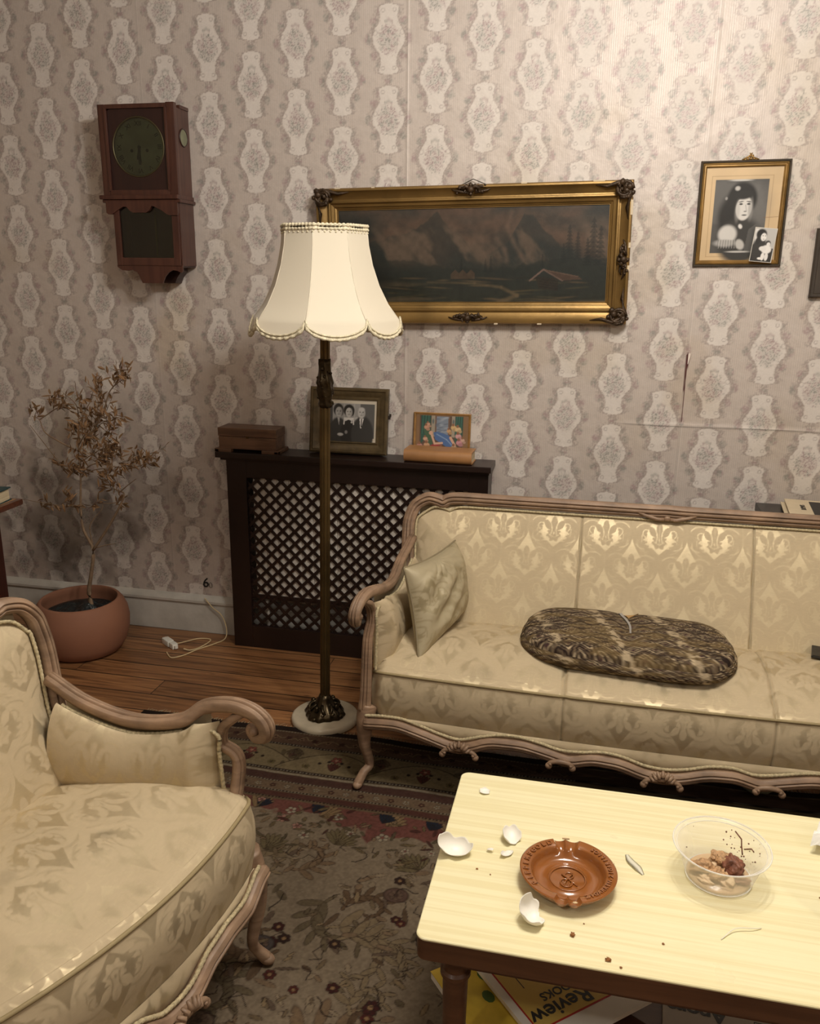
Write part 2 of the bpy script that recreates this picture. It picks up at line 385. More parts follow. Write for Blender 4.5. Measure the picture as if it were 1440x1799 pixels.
# pine floor boards
def floor_mat():
    m = bpy.data.materials.new('pine_boards'); m.use_nodes = True; N = m.node_tree.nodes; L = m.node_tree.links; b = N['Principled BSDF']
    tc = N.new('ShaderNodeTexCoord'); sp = N.new('ShaderNodeSeparateXYZ'); L.new(tc.outputs['Object'], sp.inputs[0])
    def M(op, a, c=None, d=None):
        n = N.new('ShaderNodeMath'); n.operation = op
        for i, q in enumerate((a, c, d)):
            if q is None: continue
            if isinstance(q, (int, float)): n.inputs[i].default_value = q
            else: L.new(q, n.inputs[i])
        return n.outputs[0]
    by = M('DIVIDE', M('ADD', sp.outputs[1], .022), .118); idx = M('FLOOR', by); fr = M('FRACT', by)
    off = N.new('ShaderNodeTexWhiteNoise'); off.noise_dimensions = '1D'; L.new(idx, off.inputs['W'])
    bxx = M('ADD', M('DIVIDE', sp.outputs[0], 1.9), M('MULTIPLY', off.outputs[0], 7)); fx = M('FRACT', bxx); jx = M('FLOOR', bxx)
    wn = N.new('ShaderNodeTexWhiteNoise'); wn.noise_dimensions = '2D'; cb = N.new('ShaderNodeCombineXYZ'); L.new(idx, cb.inputs[0]); L.new(jx, cb.inputs[1]); L.new(cb.outputs[0], wn.inputs[0])
    gx = N.new('ShaderNodeCombineXYZ'); L.new(M('MULTIPLY', sp.outputs[0], 1.6), gx.inputs[0]); L.new(M('ADD', M('MULTIPLY', sp.outputs[1], 26), M('MULTIPLY', wn.outputs[0], 90)), gx.inputs[1]); L.new(M('MULTIPLY', wn.outputs[0], 30), gx.inputs[2])
    gn = N.new('ShaderNodeTexNoise'); gn.inputs['Scale'].default_value = 1.5; gn.inputs['Detail'].default_value = 7; gn.inputs['Distortion'].default_value = 1.4; L.new(gx.outputs[0], gn.inputs[0])
    cr_ = N.new('ShaderNodeValToRGB'); e = cr_.color_ramp.elements
    e[0].position = .3; e[0].color = (*hx(88, 58, 36), 1); e[1].position = .68; e[1].color = (*hx(158, 114, 74), 1); x = cr_.color_ramp.elements.new(.5); x.color = (*hx(136, 94, 60), 1)
    L.new(gn.outputs[0], cr_.inputs[0])
    kn = N.new('ShaderNodeTexVoronoi'); kn.inputs['Scale'].default_value = 4.5; kc = N.new('ShaderNodeCombineXYZ'); L.new(M('MULTIPLY', sp.outputs[0], .8), kc.inputs[0]); L.new(M('MULTIPLY', sp.outputs[1], 2.0), kc.inputs[1]); L.new(kc.outputs[0], kn.inputs[0])
    km = M('SUBTRACT', 1, M('SMOOTH_MIN', M('DIVIDE', kn.outputs['Distance'], .075), 1.0, .1))
    mx = N.new('ShaderNodeMix'); mx.data_type = 'RGBA'; L.new(M('MAXIMUM', km, 0), mx.inputs[0]); L.new(cr_.outputs[0], mx.inputs[6]); mx.inputs[7].default_value = (*hx(48, 24, 10), 1)
    hs = N.new('ShaderNodeHueSaturation'); L.new(mx.outputs[2], hs.inputs['Color']); L.new(M('MULTIPLY_ADD', wn.outputs[0], .45, .72), hs.inputs['Value'])
    wear = N.new('ShaderNodeTexNoise'); wear.inputs['Scale'].default_value = 3; wear.inputs['Detail'].default_value = 6; L.new(tc.outputs['Object'], wear.inputs[0])
    gap = M('MAXIMUM', M('LESS_THAN', fr, .05), M('LESS_THAN', fx, .0018))
    g2 = N.new('ShaderNodeMix'); g2.data_type = 'RGBA'; L.new(M('MULTIPLY', gap, .93), g2.inputs[0]); L.new(hs.outputs[0], g2.inputs[6]); g2.inputs[7].default_value = (.012, .006, .003, 1)
    L.new(g2.outputs[2], b.inputs['Base Color'])
    L.new(M('MULTIPLY_ADD', wear.outputs[0], .35, .2), b.inputs['Roughness'])
    bp = N.new('ShaderNodeBump'); bp.inputs['Strength'].default_value = .5; bp.inputs['Distance'].default_value = .002; L.new(M('SUBTRACT', gn.outputs[0], M('MULTIPLY', gap, 2.0)), bp.inputs['Height']); L.new(bp.outputs[0], b.inputs['Normal'])
    return m
struct(MB().box(XL - .1, XR + .1, YF - .1, .1, -.08, 0).build('floor', floor_mat()))

# ------------------------------------------------------------ oriental rug
RY0, RY1, RX0, RX1, RT = -2.95, -.735, -1.55, 1.75, .009
rxs = nonuni(RX0, -1.3, .02, RX1, .003, .03); rys = nonuni(RY0, -2.35, -.735, -.735, .003, .03)
K = Canvas(rxs, rys, hx(104, 90, 72)); q = (slice(None), slice(None))
RXX, RYY = K.X, K.Y; warp = (fbm(RXX * 6, RYY * 6, 5, 3) - .5) * .012; Yw = RYY + warp
beige, dark, brn, red, olive, cream, navy = hx(118, 104, 86), hx(36, 25, 20), hx(84, 66, 48), hx(98, 60, 52), hx(92, 80, 60), hx(150, 138, 118), hx(28, 34, 44)
rr = random.Random(3)
# field: red top zone with arches falling to beige
arch = -1.28 + .08 * np.abs(np.sin((RXX + .55) * math.pi / .62)) ** .7 + (fbm(RXX * 18, RYY * 18, 15, 3) - .5) * .11
fr_ = sst(-.006, .006, Yw - arch); K.blend(q, np.ones_like(RXX), beige); K.blend(q, fr_, red)
def flower(x, y, r, c1, c2, n=6, a=1.0):
    for i in range(n):
        t = i * 2 * math.pi / n + x * 50; K.ell(x + r * .62 * math.cos(t), y + r * .62 * math.sin(t), r * .40, r * .40, dark, .2, 0, a); K.ell(x + r * .62 * math.cos(t), y + r * .62 * math.sin(t), r * .31, r * .31, c1, .25, 0, a)
    K.ell(x, y, r * .3, r * .3, c2, .2, 0, a)
def scroll(x, y, L, ang, curl, c, leaves=7, wd=.012):
    pts = []; a = ang; px, py = x, y
    for i in range(18):
        pts.append((px, py)); px += L / 18 * math.cos(a); py += L / 18 * math.sin(a); a += curl / 18 * (1 + i / 9)
    K.line(pts, [wd * (1 - i / 20) * .5 + .004 for i in range(18)], dark, .8); K.line(pts, [wd * (1 - i / 20) * .5 + .001 for i in range(18)], c, .9)
    for i in range(2, 17, max(1, 16 // leaves)):
        (x0, y0), (x1, y1) = pts[i - 1], pts[i]; t = math.atan2(y1 - y0, x1 - x0); l = L * .22 * (1.1 - i / 22)
        for sg in (-1, 1): K.leaf(x1, y1, l, l * .32, t + sg * .75, c, dark * 1.3, .85)
    return pts
def fan(x, y, r, ang, c, n=7, e=dark):
    for i in range(n):
        t = ang + (i - (n - 1) / 2) * .26; K.leaf(x, y, r * (1 - .05 * abs(i - n // 2)), r * .2, t, c, e, .95)
for i in range(48): scroll(rr.uniform(-1.3, .1), rr.uniform(-2.4, -1.36), rr.uniform(.22, .42), rr.uniform(0, 6.3), rr.choice([-1, 1]) * rr.uniform(1.5, 4), [brn * 1.15, olive * 1.05, hx(112, 92, 70), hx(120, 104, 80)][i % 4], 8, .016)
for i in range(260):
    x, y = rr.uniform(-1.3, .1), rr.uniform(-2.4, -1.34); a = rr.uniform(0, 6.3)
    K.leaf(x, y, rr.uniform(.02, .06), rr.uniform(.007, .018), a, [brn, olive, hx(118, 98, 76), hx(92, 76, 62), hx(136, 120, 98)][i % 5], dark * 1.5, .8)
for i in range(62):
    x, y = rr.uniform(-1.28, .1), rr.uniform(-2.4, -1.33); flower(x, y, rr.uniform(.013, .024), [hx(58, 28, 24), hx(72, 34, 28), hx(46, 30, 24)][i % 3], hx(124, 96, 66), 6, .95)
for i in range(9):
    x, y = rr.uniform(-1.2, .1), rr.uniform(-2.3, -1.45); K.ell(x, y, .034, .028, dark, .1); K.ell(x, y, .031, .025, [hx(86, 66, 56), hx(96, 80, 66), hx(70, 62, 58)][i % 3], .15); flower(x, y, .02, hx(104, 84, 68), dark, 7, .6)
for i in range(40):
    x, y = rr.uniform(-1.28, .1), rr.uniform(-2.4, -1.33); pts = [(x, y)]; a = rr.uniform(0, 6.3)
    for k in range(6): x += .012 * math.cos(a); y += .012 * math.sin(a); a += rr.uniform(-.8, .8); pts.append((x, y))
    K.line(pts, .0034, dark * .8, .9)
for i in range(7):
    x = -1.22 + i * .205; fan(x + rr.uniform(-.04, .04), -1.345 + rr.uniform(-.04, .04), .075, 1.57 + rr.uniform(-.7, .7), hx(98, 86, 62), 9); fan(x + .09, -1.20, .07, rr.uniform(.3, 2.6), hx(120, 98, 70), 6)
for i in range(8): x = -1.24 + i * .17; fan(x + rr.uniform(-.03, .03), -1.185 + rr.uniform(-.02, .02), .05, 1.3, navy, 6, dark)
for i in range(22): flower(rr.uniform(-1.28, .1), rr.uniform(-1.30, -1.15), rr.uniform(.012, .02), [cream, hx(150, 112, 98), cream][i % 3], red, 5, .9)
for k in range(0):
    x0 = -1.25 + k * .31 * 2 / 2; K.line([(x0 + .31 * t, -1.30 + .10 * abs(math.sin((x0 + .31 * t + .55) * math.pi / .62)) ** .7) for t in np.linspace(0, 1.0, 24)], .006, dark, .85)
# borders: bands parallel to the back edge
def band(y0, y1, c, a=1.0): K.blend(q, a * sst(y0 - .0015, y0 + .0015, Yw) * (1 - sst(y1 - .0015, y1 + .0015, Yw)), c)
band(-1.15, -.70, hx(92, 76, 56))
band(-.765, -.735, dark); band(-.84, -.772, hx(78, 58, 44)); band(-.852, -.84, dark); band(-.985, -.852, hx(104, 90, 66)); band(-.998, -.985, dark)
band(-1.012, -1.003, cream * .7); band(-1.05, -1.015, hx(66, 44, 36)); band(-1.10, -1.058, hx(96, 78, 60)); band(-1.055, -1.05, dark); band(-1.106, -1.10, dark); band(-1.135, -1.11, hx(72, 44, 36)); band(-1.142, -1.135, dark)
for yy, cc in [(-.769, cream), (-.846, cream), (-.992, cream), (-1.008, hx(130, 112, 84)), (-1.053, cream), (-1.103, cream), (-1.139, hx(120, 100, 78))]:
    bd = sst(.35, .65, .5 + .5 * np.sin(RXX * 2 * math.pi / .011)) * np.exp(-((Yw - yy) / .0028) ** 2); K.blend(q, bd * .6, cc)
for i in range(60):
    x = -1.3 + i * .024; y = -.806 + .012 * math.sin(x * 60); K.line([(x, y), (x + .012, y + .01 * math.cos(x * 90)), (x + .024, -.806 + .012 * math.sin((x + .024) * 60))], .003, hx(120, 104, 74), .8)
    if i % 2 == 0: flower(x, -.806, .012, [hx(120, 92, 70), hx(60, 30, 26)][i // 2 % 2], dark, 5, .8); flower(x, -1.079, .011, [hx(60, 28, 26), cream * .8][i // 2 % 2], hx(120, 96, 66), 5, .8)
for i in range(5):
    x = -1.36 + i * .30; dome = [(x + .14 * math.cos(t) * (1 + .35 * abs(math.cos(t)) ** 3), -.982 + .115 * max(0, math.sin(t)) ** 1.3) for t in np.linspace(0, math.pi, 26)]
    K.poly(dome, hx(112, 98, 72), .75); K.line(dome, .004, dark, .7)
    for kx in (-.05, -.022, .0, .022, .05): K.ell(x + kx, -.905 - abs(kx) * .5, .006, .007, dark, .3); 
    flower(x, -.902, .02, hx(110, 60, 50), hx(150, 110, 90), 5); fan(x, -.965, .045, 1.57, hx(74, 40, 32), 5)
    for kx in (-.09, .09): flower(x + kx, -.955, .014, hx(100, 88, 54), dark, 5, .8)
    xm = x + .15; fan(xm, -.862, .05, -1.57, hx(80, 66, 48), 7); flower(xm, -.905, .018, hx(88, 60, 48), dark, 6, .7)
    for kk in range(6): K.leaf(xm + rr.uniform(-.07, .07), rr.uniform(-.95, -.87), .03, .012, rr.uniform(0, 6), hx(84, 72, 50), dark, .7)
for i in range(170):
    x, y = rr.uniform(-1.3, .1), rr.uniform(-1.36, -1.15); K.leaf(x, y, rr.uniform(.015, .045), rr.uniform(.005, .012), rr.uniform(0, 6.3), [hx(98, 84, 58), hx(120, 100, 76), hx(70, 40, 34), hx(84, 74, 54)][i % 4], dark, .8)
for i in range(420):
    x, y = rr.uniform(-1.3, .12), rr.uniform(-2.45, -1.30); a = rr.uniform(0, 6.3); l = rr.uniform(.014, .04)
    if i % 3: K.leaf(x, y, l, l * .3, a, [hx(150, 134, 110), hx(134, 114, 86), hx(106, 90, 68)][i % 3], dark, .75)
    else: K.line([(x, y), (x + l * math.cos(a), y + l * math.sin(a)), (x + l * 1.5 * math.cos(a + .7), y + l * 1.5 * math.sin(a + .7))], .0028, dark, .85)
K.C[..., :3] *= .80 * (.70 + .5 * fbm(RXX * 160, RYY * 160, 71, 2))[..., None] * (.85 + .3 * fbm(RXX * 3, RYY * 3, 72, 3))[..., None]
m_rug = mat('wool_rug', attr=True, rough=.92, spec=.15, fine=(600, .35, .001))
def rugfn(X, Y):
    wob = .006 * np.sin(X * 7 + 1) + .004 * np.sin(X * 17); e = sst(-.95, -.735, Y)
    Z = RT + .002 * (fbm(X * 40, Y * 40, 4, 2) - .5) + .003 * (fbm(X * 3, Y * 3, 8, 2) - .5) * (Y < -.76)
    Z = np.where(Y > -.7355, .001, Z)
    return np.stack([X, Y + wob * e, Z], -1)
rug = K.mesh('oriental_rug', rugfn, m_rug); tag(rug, 'faded oriental rug with dark striped border and scrolling floral field on the boards', 'rug')
fr = MB()
for i in range(300):
    x = RX0 + .01 + i * .011; wv = .006 * math.sin(x * 7 + 1) + .004 * math.sin(x * 17)
    fr.tube([(x, -.736 + wv, .006), (x + rnd.uniform(-.006, .006), -.722 + wv, .003), (x + rnd.uniform(-.01, .01), -.709 + wv + rnd.uniform(-.006, .006), .002)], [.0016, .0013, .0006], 4)
f_ = fr.build('fringe', mat('rug_fringe', hx(170, 152, 122), .9), rug, smooth=True); f_['kind'] = 'stuff'
# ------------------------------------------------------------ damask upholstery
DW, DH = .173, .196
def damask_mask(U, V):
    """1 = satin ground, 0 = woven figure; half-drop ogee repeat"""
    wu = U + (fbm(U * 9, V * 9, 2, 2) - .5) * .004; wv = V + (fbm(U * 9, V * 9, 12, 2) - .5) * .004
    c = np.round(wu / DW * 2); r = np.round((wv / DH * 2 - c % 2) / 2) * 2 + c % 2
    out = np.zeros_like(U)
    for dc in (-1, 0, 1):
        for dr in (-2, -1, 0, 1, 2):
            if (dc + dr) % 2: continue
            cc = c + dc; rr_ = r + dr; x = wu - cc * DW / 2; y = wv - rr_ * DH / 2; ax = np.abs(x)
            if dc == 0 and dr != 0 and False: continue
            # pointed light drop holding a palmette
            tip = np.interp(y, [-.058, -.04, -.02, .0, .02, .045, .07, .088], [0, .02, .0385, .041, .036, .02, .006, 0])
            drop = 1 - sst(-.001, .0015, ax - tip)
            ang = np.arctan2(ax, y + .010); rad = np.hypot(ax, y + .010)
            bulb = 1 - sst(-.001, .0012, np.hypot(ax / 1.0, (y + .018) / .9) - .022 * (1 + .16 * np.cos(ang * 9)))
            fl = 1 - sst(-.001, .001, rad - (.030 + .018 * np.abs(np.cos(ang * 4.2)) ** 1.4) * (ang < 1.1))
            fig = np.maximum(bulb, fl * (y > -.012))
            cut = np.maximum.reduce([np.exp(-(np.hypot(ax - .008, (y - .004) / 1.8) / .0028) ** 4), np.exp(-(np.hypot(ax, (y + .012) / 2) / .0026) ** 4), np.exp(-((np.abs(y + .026 - ax * .5)) / .0013) ** 2) * (ax < .018)])
            m = drop * (1 - fig) + drop * fig * cut
            # big C scroll ring and its curl at the side of the drop
            sx = ax - .0455; sy = y + .002; R = np.hypot(sx, sy); th = np.arctan2(sy, sx)
            ring = np.exp(-((R - .0385) / .0026) ** 2) * (ax < .075) * ((y > -.02) | (sx > 0))
            sp = R - (.0045 + .0034 * (th + math.pi)); sp2 = R - (.0045 + .0034 * (th + math.pi) + .0034 * 2 * math.pi)
            curl = np.exp(-((np.hypot(sx + .002, sy - .010) - .0105) / .0022) ** 2) * (1 - .9 * ((sx < 0) & (sy < .010)))
            curl = np.maximum(curl, np.exp(-(np.hypot(sx + .006, sy - .010) / .003) ** 4))
            # jagged bright leaf edge below the curl
            lf = (np.abs(sx + .012 - (sy + .02) * .5) < .0095 + .0055 * np.sin(sy * 460)) & (sy < -.002) & (sy > -.036)
            tick = (np.abs(sx - .012 + np.abs(sy) * .12) < .0012) & (np.abs(sy + .008) < .013)
            up = np.abs(np.hypot(ax - .055, y - .085) - .040); sprig = np.exp(-(up / .002) ** 2) * (ax < .05) * (y < .085)
            m = np.maximum.reduce([m, ring * .85, curl * .9, lf * .85, tick * .8, sprig * .7])
            out = np.maximum(out, m)
    return np.clip(out, 0, 1)
def damask_col(U, V, seed=0, wear=.5, stains=()):
    m = damask_mask(U, V); f = fbm(U * 5 + seed, V * 5, 14 + seed, 4)
    rub = sst(.46, .62, f) * wear; m = m * (1 - .8 * rub)
    tan = hx(188, 171, 141); ground = hx(201, 186, 155)
    C = tan * (1 - m[..., None]) + ground * m[..., None]
    C = C * (1 - .10 * sst(.5, .75, fbm(U * 2.3, V * 2.3, 33 + seed, 4)))[..., None]
    C = C * (.96 + .08 * fbm(U * 120, V * 500, 9, 2))[..., None]
    for (cx, cy, r, a) in stains: C = C * (1 - a * (1 - sst(.3, 1.1, np.hypot(U - cx, V - cy) / r + (fbm(U * 30, V * 30, 3, 3) - .5) * .8)))[..., None]
    return np.concatenate([np.clip(C, 0, 1), m[..., None]], -1)
m_dam = mat('damask', attr=True, alpha_gloss=(.74, .55, .74), spec=.3, bump=(26, .22, .003), fine=(900, .12, .0004))
m_carve = mat('pickled_beech', hx(146, 120, 97), .5, noise=(16, .28), grain=((6, 6, 60), hx(84, 58, 42), .35), fine=(300, .2, .0006))
m_gimp = mat('gimp_braid', hx(184, 170, 136), .7, spec=.3, noise=(150, .3), bump=(420, .9, .002))
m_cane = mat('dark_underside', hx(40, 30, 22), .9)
# moulding section: rounded rail with two grooves (a across, b out of the face)
def rail_prof(wd, th):
    P = []; n = 25
    for i in range(n):
        t = i / (n - 1); a = (t - .5) * wd; b = th * (.62 + .38 * math.sin(math.pi * t))
        for gpos in (.3, .62):
            b -= th * .34 * math.exp(-((t - gpos) / .04) ** 2)
        P.append((a, b))
    return P + [(wd * .5, 0), (wd * .42, -th * .35), (-wd * .42, -th * .35), (-wd * .5, 0)]
def surf(name, P, m, parent, col, flip=False):
    nv, nu = P.shape[:2]; F = grid_faces(nu, nv)
    if flip: F = F[:, ::-1]
    return mesh_obj(name, P.reshape(-1, 3), F, m, parent, True, col)
def gimp(path, parent, r=.0048, name='gimp_trim'):
    P = cr(path, max(30, int(len(path) * 10))); L = np.cumsum(np.r_[0, np.linalg.norm(np.diff(P, axis=0), axis=1)]); n = max(20, int(L[-1] / .0035))
    Q = np.stack([np.interp(np.linspace(0, L[-1], n), L, P[:, k]) for k in range(3)], 1)
    sc = [r * (1 + .14 * math.sin(i * 2.1)) for i in range(n)]
    return MB().tube(Q, sc, 7).build(name, m_gimp, parent, smooth=True)

def settee(root, hwf, hwb, hs, D, bow, zs, zb, lean, zr, ztop, arml, seams, seamf, low, seed, crown=.035, legf=.0, splay_top=0.0, res=.0036, postx=0.0, stains=(), bstains=(), rec=.05, fz=0.0, fr=.040, bset=0.0, bw=.042, aox=-.028, pin=0.0):
    """local axes: front faces -Y, x to the sitter's left/right; hwf/hwb half width of frame at front/back, hs seat half width in front,
    D seat depth, zs front edge height, zb seat height at back, zr arm height, ztop back height, arml arm reach behind the front"""
    # ---- seat: top, rolled edge and front face in one surface
    nu = int(2 * hs / res); us = np.linspace(-1, 1, nu)
    top = [(0.0, zb), (-.25, zb + crown * .55), (-.6, zb + crown * .8), (-.85, (zs + zb) / 2 + crown * .45), (-.96, zs + .012), (-1.0, zs)]
    face = [(-1.012, zs - .012), (-1.03, zs - .05), (-1.028, zs - .10), (-1.0, low)]
    pr = np.vstack([cr([(a * D, z) for a, z in top], int(D / res)), cr([(a * D, z) for a, z in [top[-1]] + face], int((zs - low) / res * 1.05))[1:]])
    s = np.r_[0, np.cumsum(np.hypot(*np.diff(pr, axis=0).T))]
    U, J = np.meshgrid(us, np.arange(len(pr))); yy = pr[J, 0]; zz = pr[J, 1]; t = np.clip(-yy / D, 0, 1.03)
    hx_ = (hwb - .045) + (hs - hwb + .045) * t ** 1.0; X = U * hx_
    Y = yy - bow * t ** 2 * (1 - U ** 2); edge = 1 - np.abs(U) ** 10
    rd = sst(0, .05, hx_ - np.abs(X)); Y = Y + (1 - rd) ** 2 * .028 * (t > .9)
    Z = zz - (1 - rd) ** 2 * .014 + (fbm(X * 9, yy * 9, seed, 3) - .5) * .010 * (J < J.max() * .55)
    for sx in seams: Z = Z - .008 * np.exp(-((X - sx) / .006) ** 2) * (t < 1.0); Y = Y + .004 * np.exp(-((X - sx) / .004) ** 2) * (t > .995)
    C = damask_col(X + .04, s[J] + .03, seed, .22, stains)
    for sx in seams: C[..., :3] *= (1 - .35 * np.exp(-((X - sx) / .0022) ** 2))[..., None]
    seat = surf('seat', np.stack([X, Y, Z], -1), m_dam, root, C, flip=True)
    jp = int(D / res) - 1
    pipe = np.stack([X[jp], Y[jp] - .003, Z[jp] + .001], -1)[::6]
    MB().tube(pipe, .0045, 7).build('piping', mat('piping_cord', hx(150, 134, 98), .7), seat, smooth=True)
    # ---- bottom rail with swags, carved shells
    nb = 120; xb = np.linspace(-hwf + .01, hwf - .01, nb)
    zb_ = np.interp(np.abs(xb), legf[0], legf[1]); k = np.hanning(7); k /= k.sum(); zb_ = np.convolve(np.pad(zb_, 3, 'edge'), k, 'valid')
    yb = -D * 1.03 - bow * (1 - (xb / hwf) ** 2) - .004
    path = [(x, y, z - .012) for x, y, z in zip(xb, yb, zb_)]
    MB().sweep(path, [(b, a) for a, b in rail_prof(.034, .026)], up=(0, 0, 1)).build('front_rail', m_carve, root, smooth=True)
    gimp([(x, y - .006, z + .014) for x, y, z in zip(xb, yb, zb_)][::4], root)
    # fabric apron between seat face and rail
    Jn = 12; Ux, Jx = np.meshgrid(np.arange(nb), np.arange(Jn)); tt = Jx / (Jn - 1)
    AZ = (low + .012) * (1 - tt) + (zb_[Ux] - .004) * tt; AP = np.stack([xb[Ux] * hs / hwf, yb[Ux] + .012 - .006 * np.sin(tt * 3.1), AZ], -1)
    surf('seat_apron', AP, m_dam, root, damask_col(AP[..., 0] + .04, s[-1] + .03 + tt * .03, seed, .3), flip=True)
    for off, big in legf[2]:
        for sg in ((-1, 1) if off else (1,)):
            x0 = off * sg; i = int(np.argmin(abs(xb - x0))); y0 = yb[i] - .024; z0 = zb_[i] - .018; c = MB()
            w_ = .05 if big else .034; arc = [(x0 + w_ * math.cos(t), y0 - .004, z0 - .006 + w_ * .38 * math.sin(t)) for t in np.linspace(math.pi, 0, 15)]
            c.tube(arc, [.0085 - .002 * abs(math.cos(t)) for t in np.linspace(math.pi, 0, 15)], 8)
            for e in (-1, 1): c.ico((x0 + e * w_, y0 - .004, z0 - .010), .0105, 2, (1, .8, 1)); c.ico((x0 + e * w_ * .86, y0 - .008, z0 - .002), .006, 1)
            if big:
                for q in range(7):
                    t = math.pi * (q + .5) / 7; c.tube([(x0 + .012 * math.cos(t), y0 - .006, z0 + .006), (x0 + .026 * math.cos(t), y0 - .013, z0 + .008 + .02 * math.sin(t)), (x0 + .036 * math.cos(t), y0 - .004, z0 + .010 + .030 * math.sin(t))], [.004, .0068, .0035], 6)
            c.build('carved_shell', m_carve, root, smooth=True)
    # ---- legs and posts
    def leg(pts, rad, name='front_leg'):
        P = cr(pts, 40); R = cr([(r, 0) for r in rad], 40)[:, 0]; c = MB()
        c.sweep([tuple(p) for p in P], [(math.cos(t) * (1 + .08 * math.cos(4 * t)), math.sin(t) * (1 + .08 * math.cos(4 * t))) for t in np.linspace(0, 2 * math.pi, 16, endpoint=False)], up=(0, 1, 0), scale=R)
        c.ico((pts[-1][0], pts[-1][1] - .002, pts[-1][2] - .001), .0155, 2, (1.0, 1.25, .85)); return c.build(name, m_carve, root, smooth=True)
    yf = -D - .0
    for sg in (-1, 1):
        leg([(sg * (hwf - .012), yf + .012, low + .035), (sg * (hwf - .004), yf - .002, low - .02), (sg * (hwf - .002), yf - .004, low * .62), (sg * (hwf - .016), yf + .006, low * .30), (sg * (hwf - .004), yf + .018 - fr, .045 + fz), (sg * (hwf + .010), yf - fr, .014 + fz)], [.030, .026, .0185, .0135, .0125, .0145])
        leg([(sg * (hwb - .02), .02, low + .03), (sg * (hwb - .02), .03, low * .5), (sg * (hwb - .01), .07, .016)], [.024, .02, .015], 'back_leg')
        # arm post, arm rail and scroll in one sweep
        ax0, ax1 = hwb - .012, hwf + aox; AD = D - rec
        arm = [(ax0 - .01, lean * .55, zr + .035), (ax0 + .004, -.03, zr - .01), (ax0 + (ax1 - ax0) * .35, -D * .35, zr - .045), (ax0 + (ax1 - ax0) * .65, -D * .62, zr - .035), (ax1 - .012, -AD * .93, zr - .004), (ax1 + .004, -AD - .035, zr + .006), (ax1 + .014, -AD - .078, zr - .004), (ax1 + .020, -AD - .102, zr - .026), (ax1 + .022, -AD - .102, zr - .050), (ax1 + .022, -AD - .082, zr - .062), (ax1 + .022, -AD - .066, zr - .050), (ax1 + .022, -AD - .072, zr - .040)]
        P = cr(arm, 90) * np.array([sg, 1, 1]); wd = np.interp(np.linspace(0, 1, 90), [0, .5, .68, .85, 1], [.85, .95, .95, .62, .38])
        c = MB().sweep([tuple(p) for p in P], rail_prof(.036, .024), side=(1, 0, 0), scale=wd)
        c.ico((sg * (ax1 + .022), -AD - .078, zr - .048), .0125, 2, (1.5, 1, 1)); ar = c.build('arm_rail', m_carve, root, smooth=True)
        post = [(ax1 + .006, -AD - .060, zr - .004), (ax1 + .0, -AD - .030, zr - .020), (ax1 - .002, -AD - .006, zr - .050), (ax1 - .002, -AD - .004, zr - .09), (ax1 + .006, -AD * .5 - D * .5, (zs + zr) / 2 - .03), (hwf - .008 - pin, -D + .002 + pin, zs - .06), (hwf - .004 - pin, -D - .0 + pin, low + .02)]
        P = cr(post, 50) * np.array([sg, 1, 1]); MB().sweep([tuple(p) for p in P], rail_prof(.034, .018), side=(1, 0, 0), scale=np.interp(np.linspace(0, 1, 50), [0, .15, .5, 1], [.5, .85, .8, 1.1])).build('arm_post', m_carve, root, smooth=True)
        # arm pad: inner upholstered face wrapping round to a narrow front
        na = int((D + .02) / res); nz = int((zr - zb + .12) / res) ; T, Vv = np.meshgrid(np.linspace(0, 1, na), np.linspace(0, 1, nz))
        yA = .02 - T * (AD + .014); xo = ax0 + (ax1 - ax0) * T ** 1.2; PA = cr(arm, 120); PA = PA[np.argsort(-PA[:84, 1])] if False else PA[:80]; zt = np.interp(-yA, -PA[:, 1], PA[:, 2]) - .016; zt = np.where(T > .8, np.minimum(zt, zr - .030), zt); zl = zb - .03
        bulge = np.sin(np.clip(Vv, 0, 1) * math.pi) ** .6
        xi = xo - .030 - .034 * bulge * (1 - .0 * T) - .012 * (1 - Vv); wrap = sst(.90, 1.0, T)
        xx = xi + (xo - .008 - xi) * wrap ** 1.5; yA = yA - .012 * np.sin(wrap * 3.14 / 2)
        zA = zl + (zt - zl) * Vv; P = np.stack([sg * xx, yA, zA], -1)
        Cc = damask_col(T * (D + .1) + .02, zA + .05, seed + 3, .05)
        surf('arm_pad', P, m_dam, root, Cc, flip=(sg > 0))
        gp = [(sg * (ax0 + (ax1 - ax0) * t ** 1.2 - .024), .02 - t * AD, np.interp(t * AD - .02, -PA[:, 1], PA[:, 2]) - .020 - (.012 if t > .85 else 0)) for t in np.linspace(0.02, .96, 16)]
        gp += [(sg * (ax1 - .020), -AD - .010, zr - .06), (sg * (ax1 - .020), -AD - .010, (zr + zs) / 2), (sg * (ax1 - .018), -AD - .016, zs + .0)]
        gimp(gp, root)
        # outer side panel and side rail
        no = 14; T, Vv = np.meshgrid(np.linspace(0, 1, no), np.linspace(0, 1, no)); xo = ax0 + (ax1 - ax0) * T ** 1.2 - .004
        zt = np.interp(T, [0, .35, .7, 1], [zr - .01, zr - .05, zr - .04, zr - .02]); zA = (low - .01) + (zt - low + .01) * Vv
        P = np.stack([sg * xo, .02 - T * (AD + .0), zA], -1); surf('side_panel', P, m_dam, root, damask_col(P[..., 1] + .02, zA, seed + 5, .3), flip=(sg < 0))
        MB().sweep([(sg * ax0, .03, low - .004), (sg * (ax0 + ax1) / 2, -D / 2, low + .012), (sg * (ax1 - .004), -D + .01, low - .002)], [(b, a) for a, b in rail_prof(.034, .022)]).build('side_rail', m_carve, root, smooth=True)
    # ---- back: padded panel inside a moulded frame
    H = ztop - zb; hb = hwb + splay_top
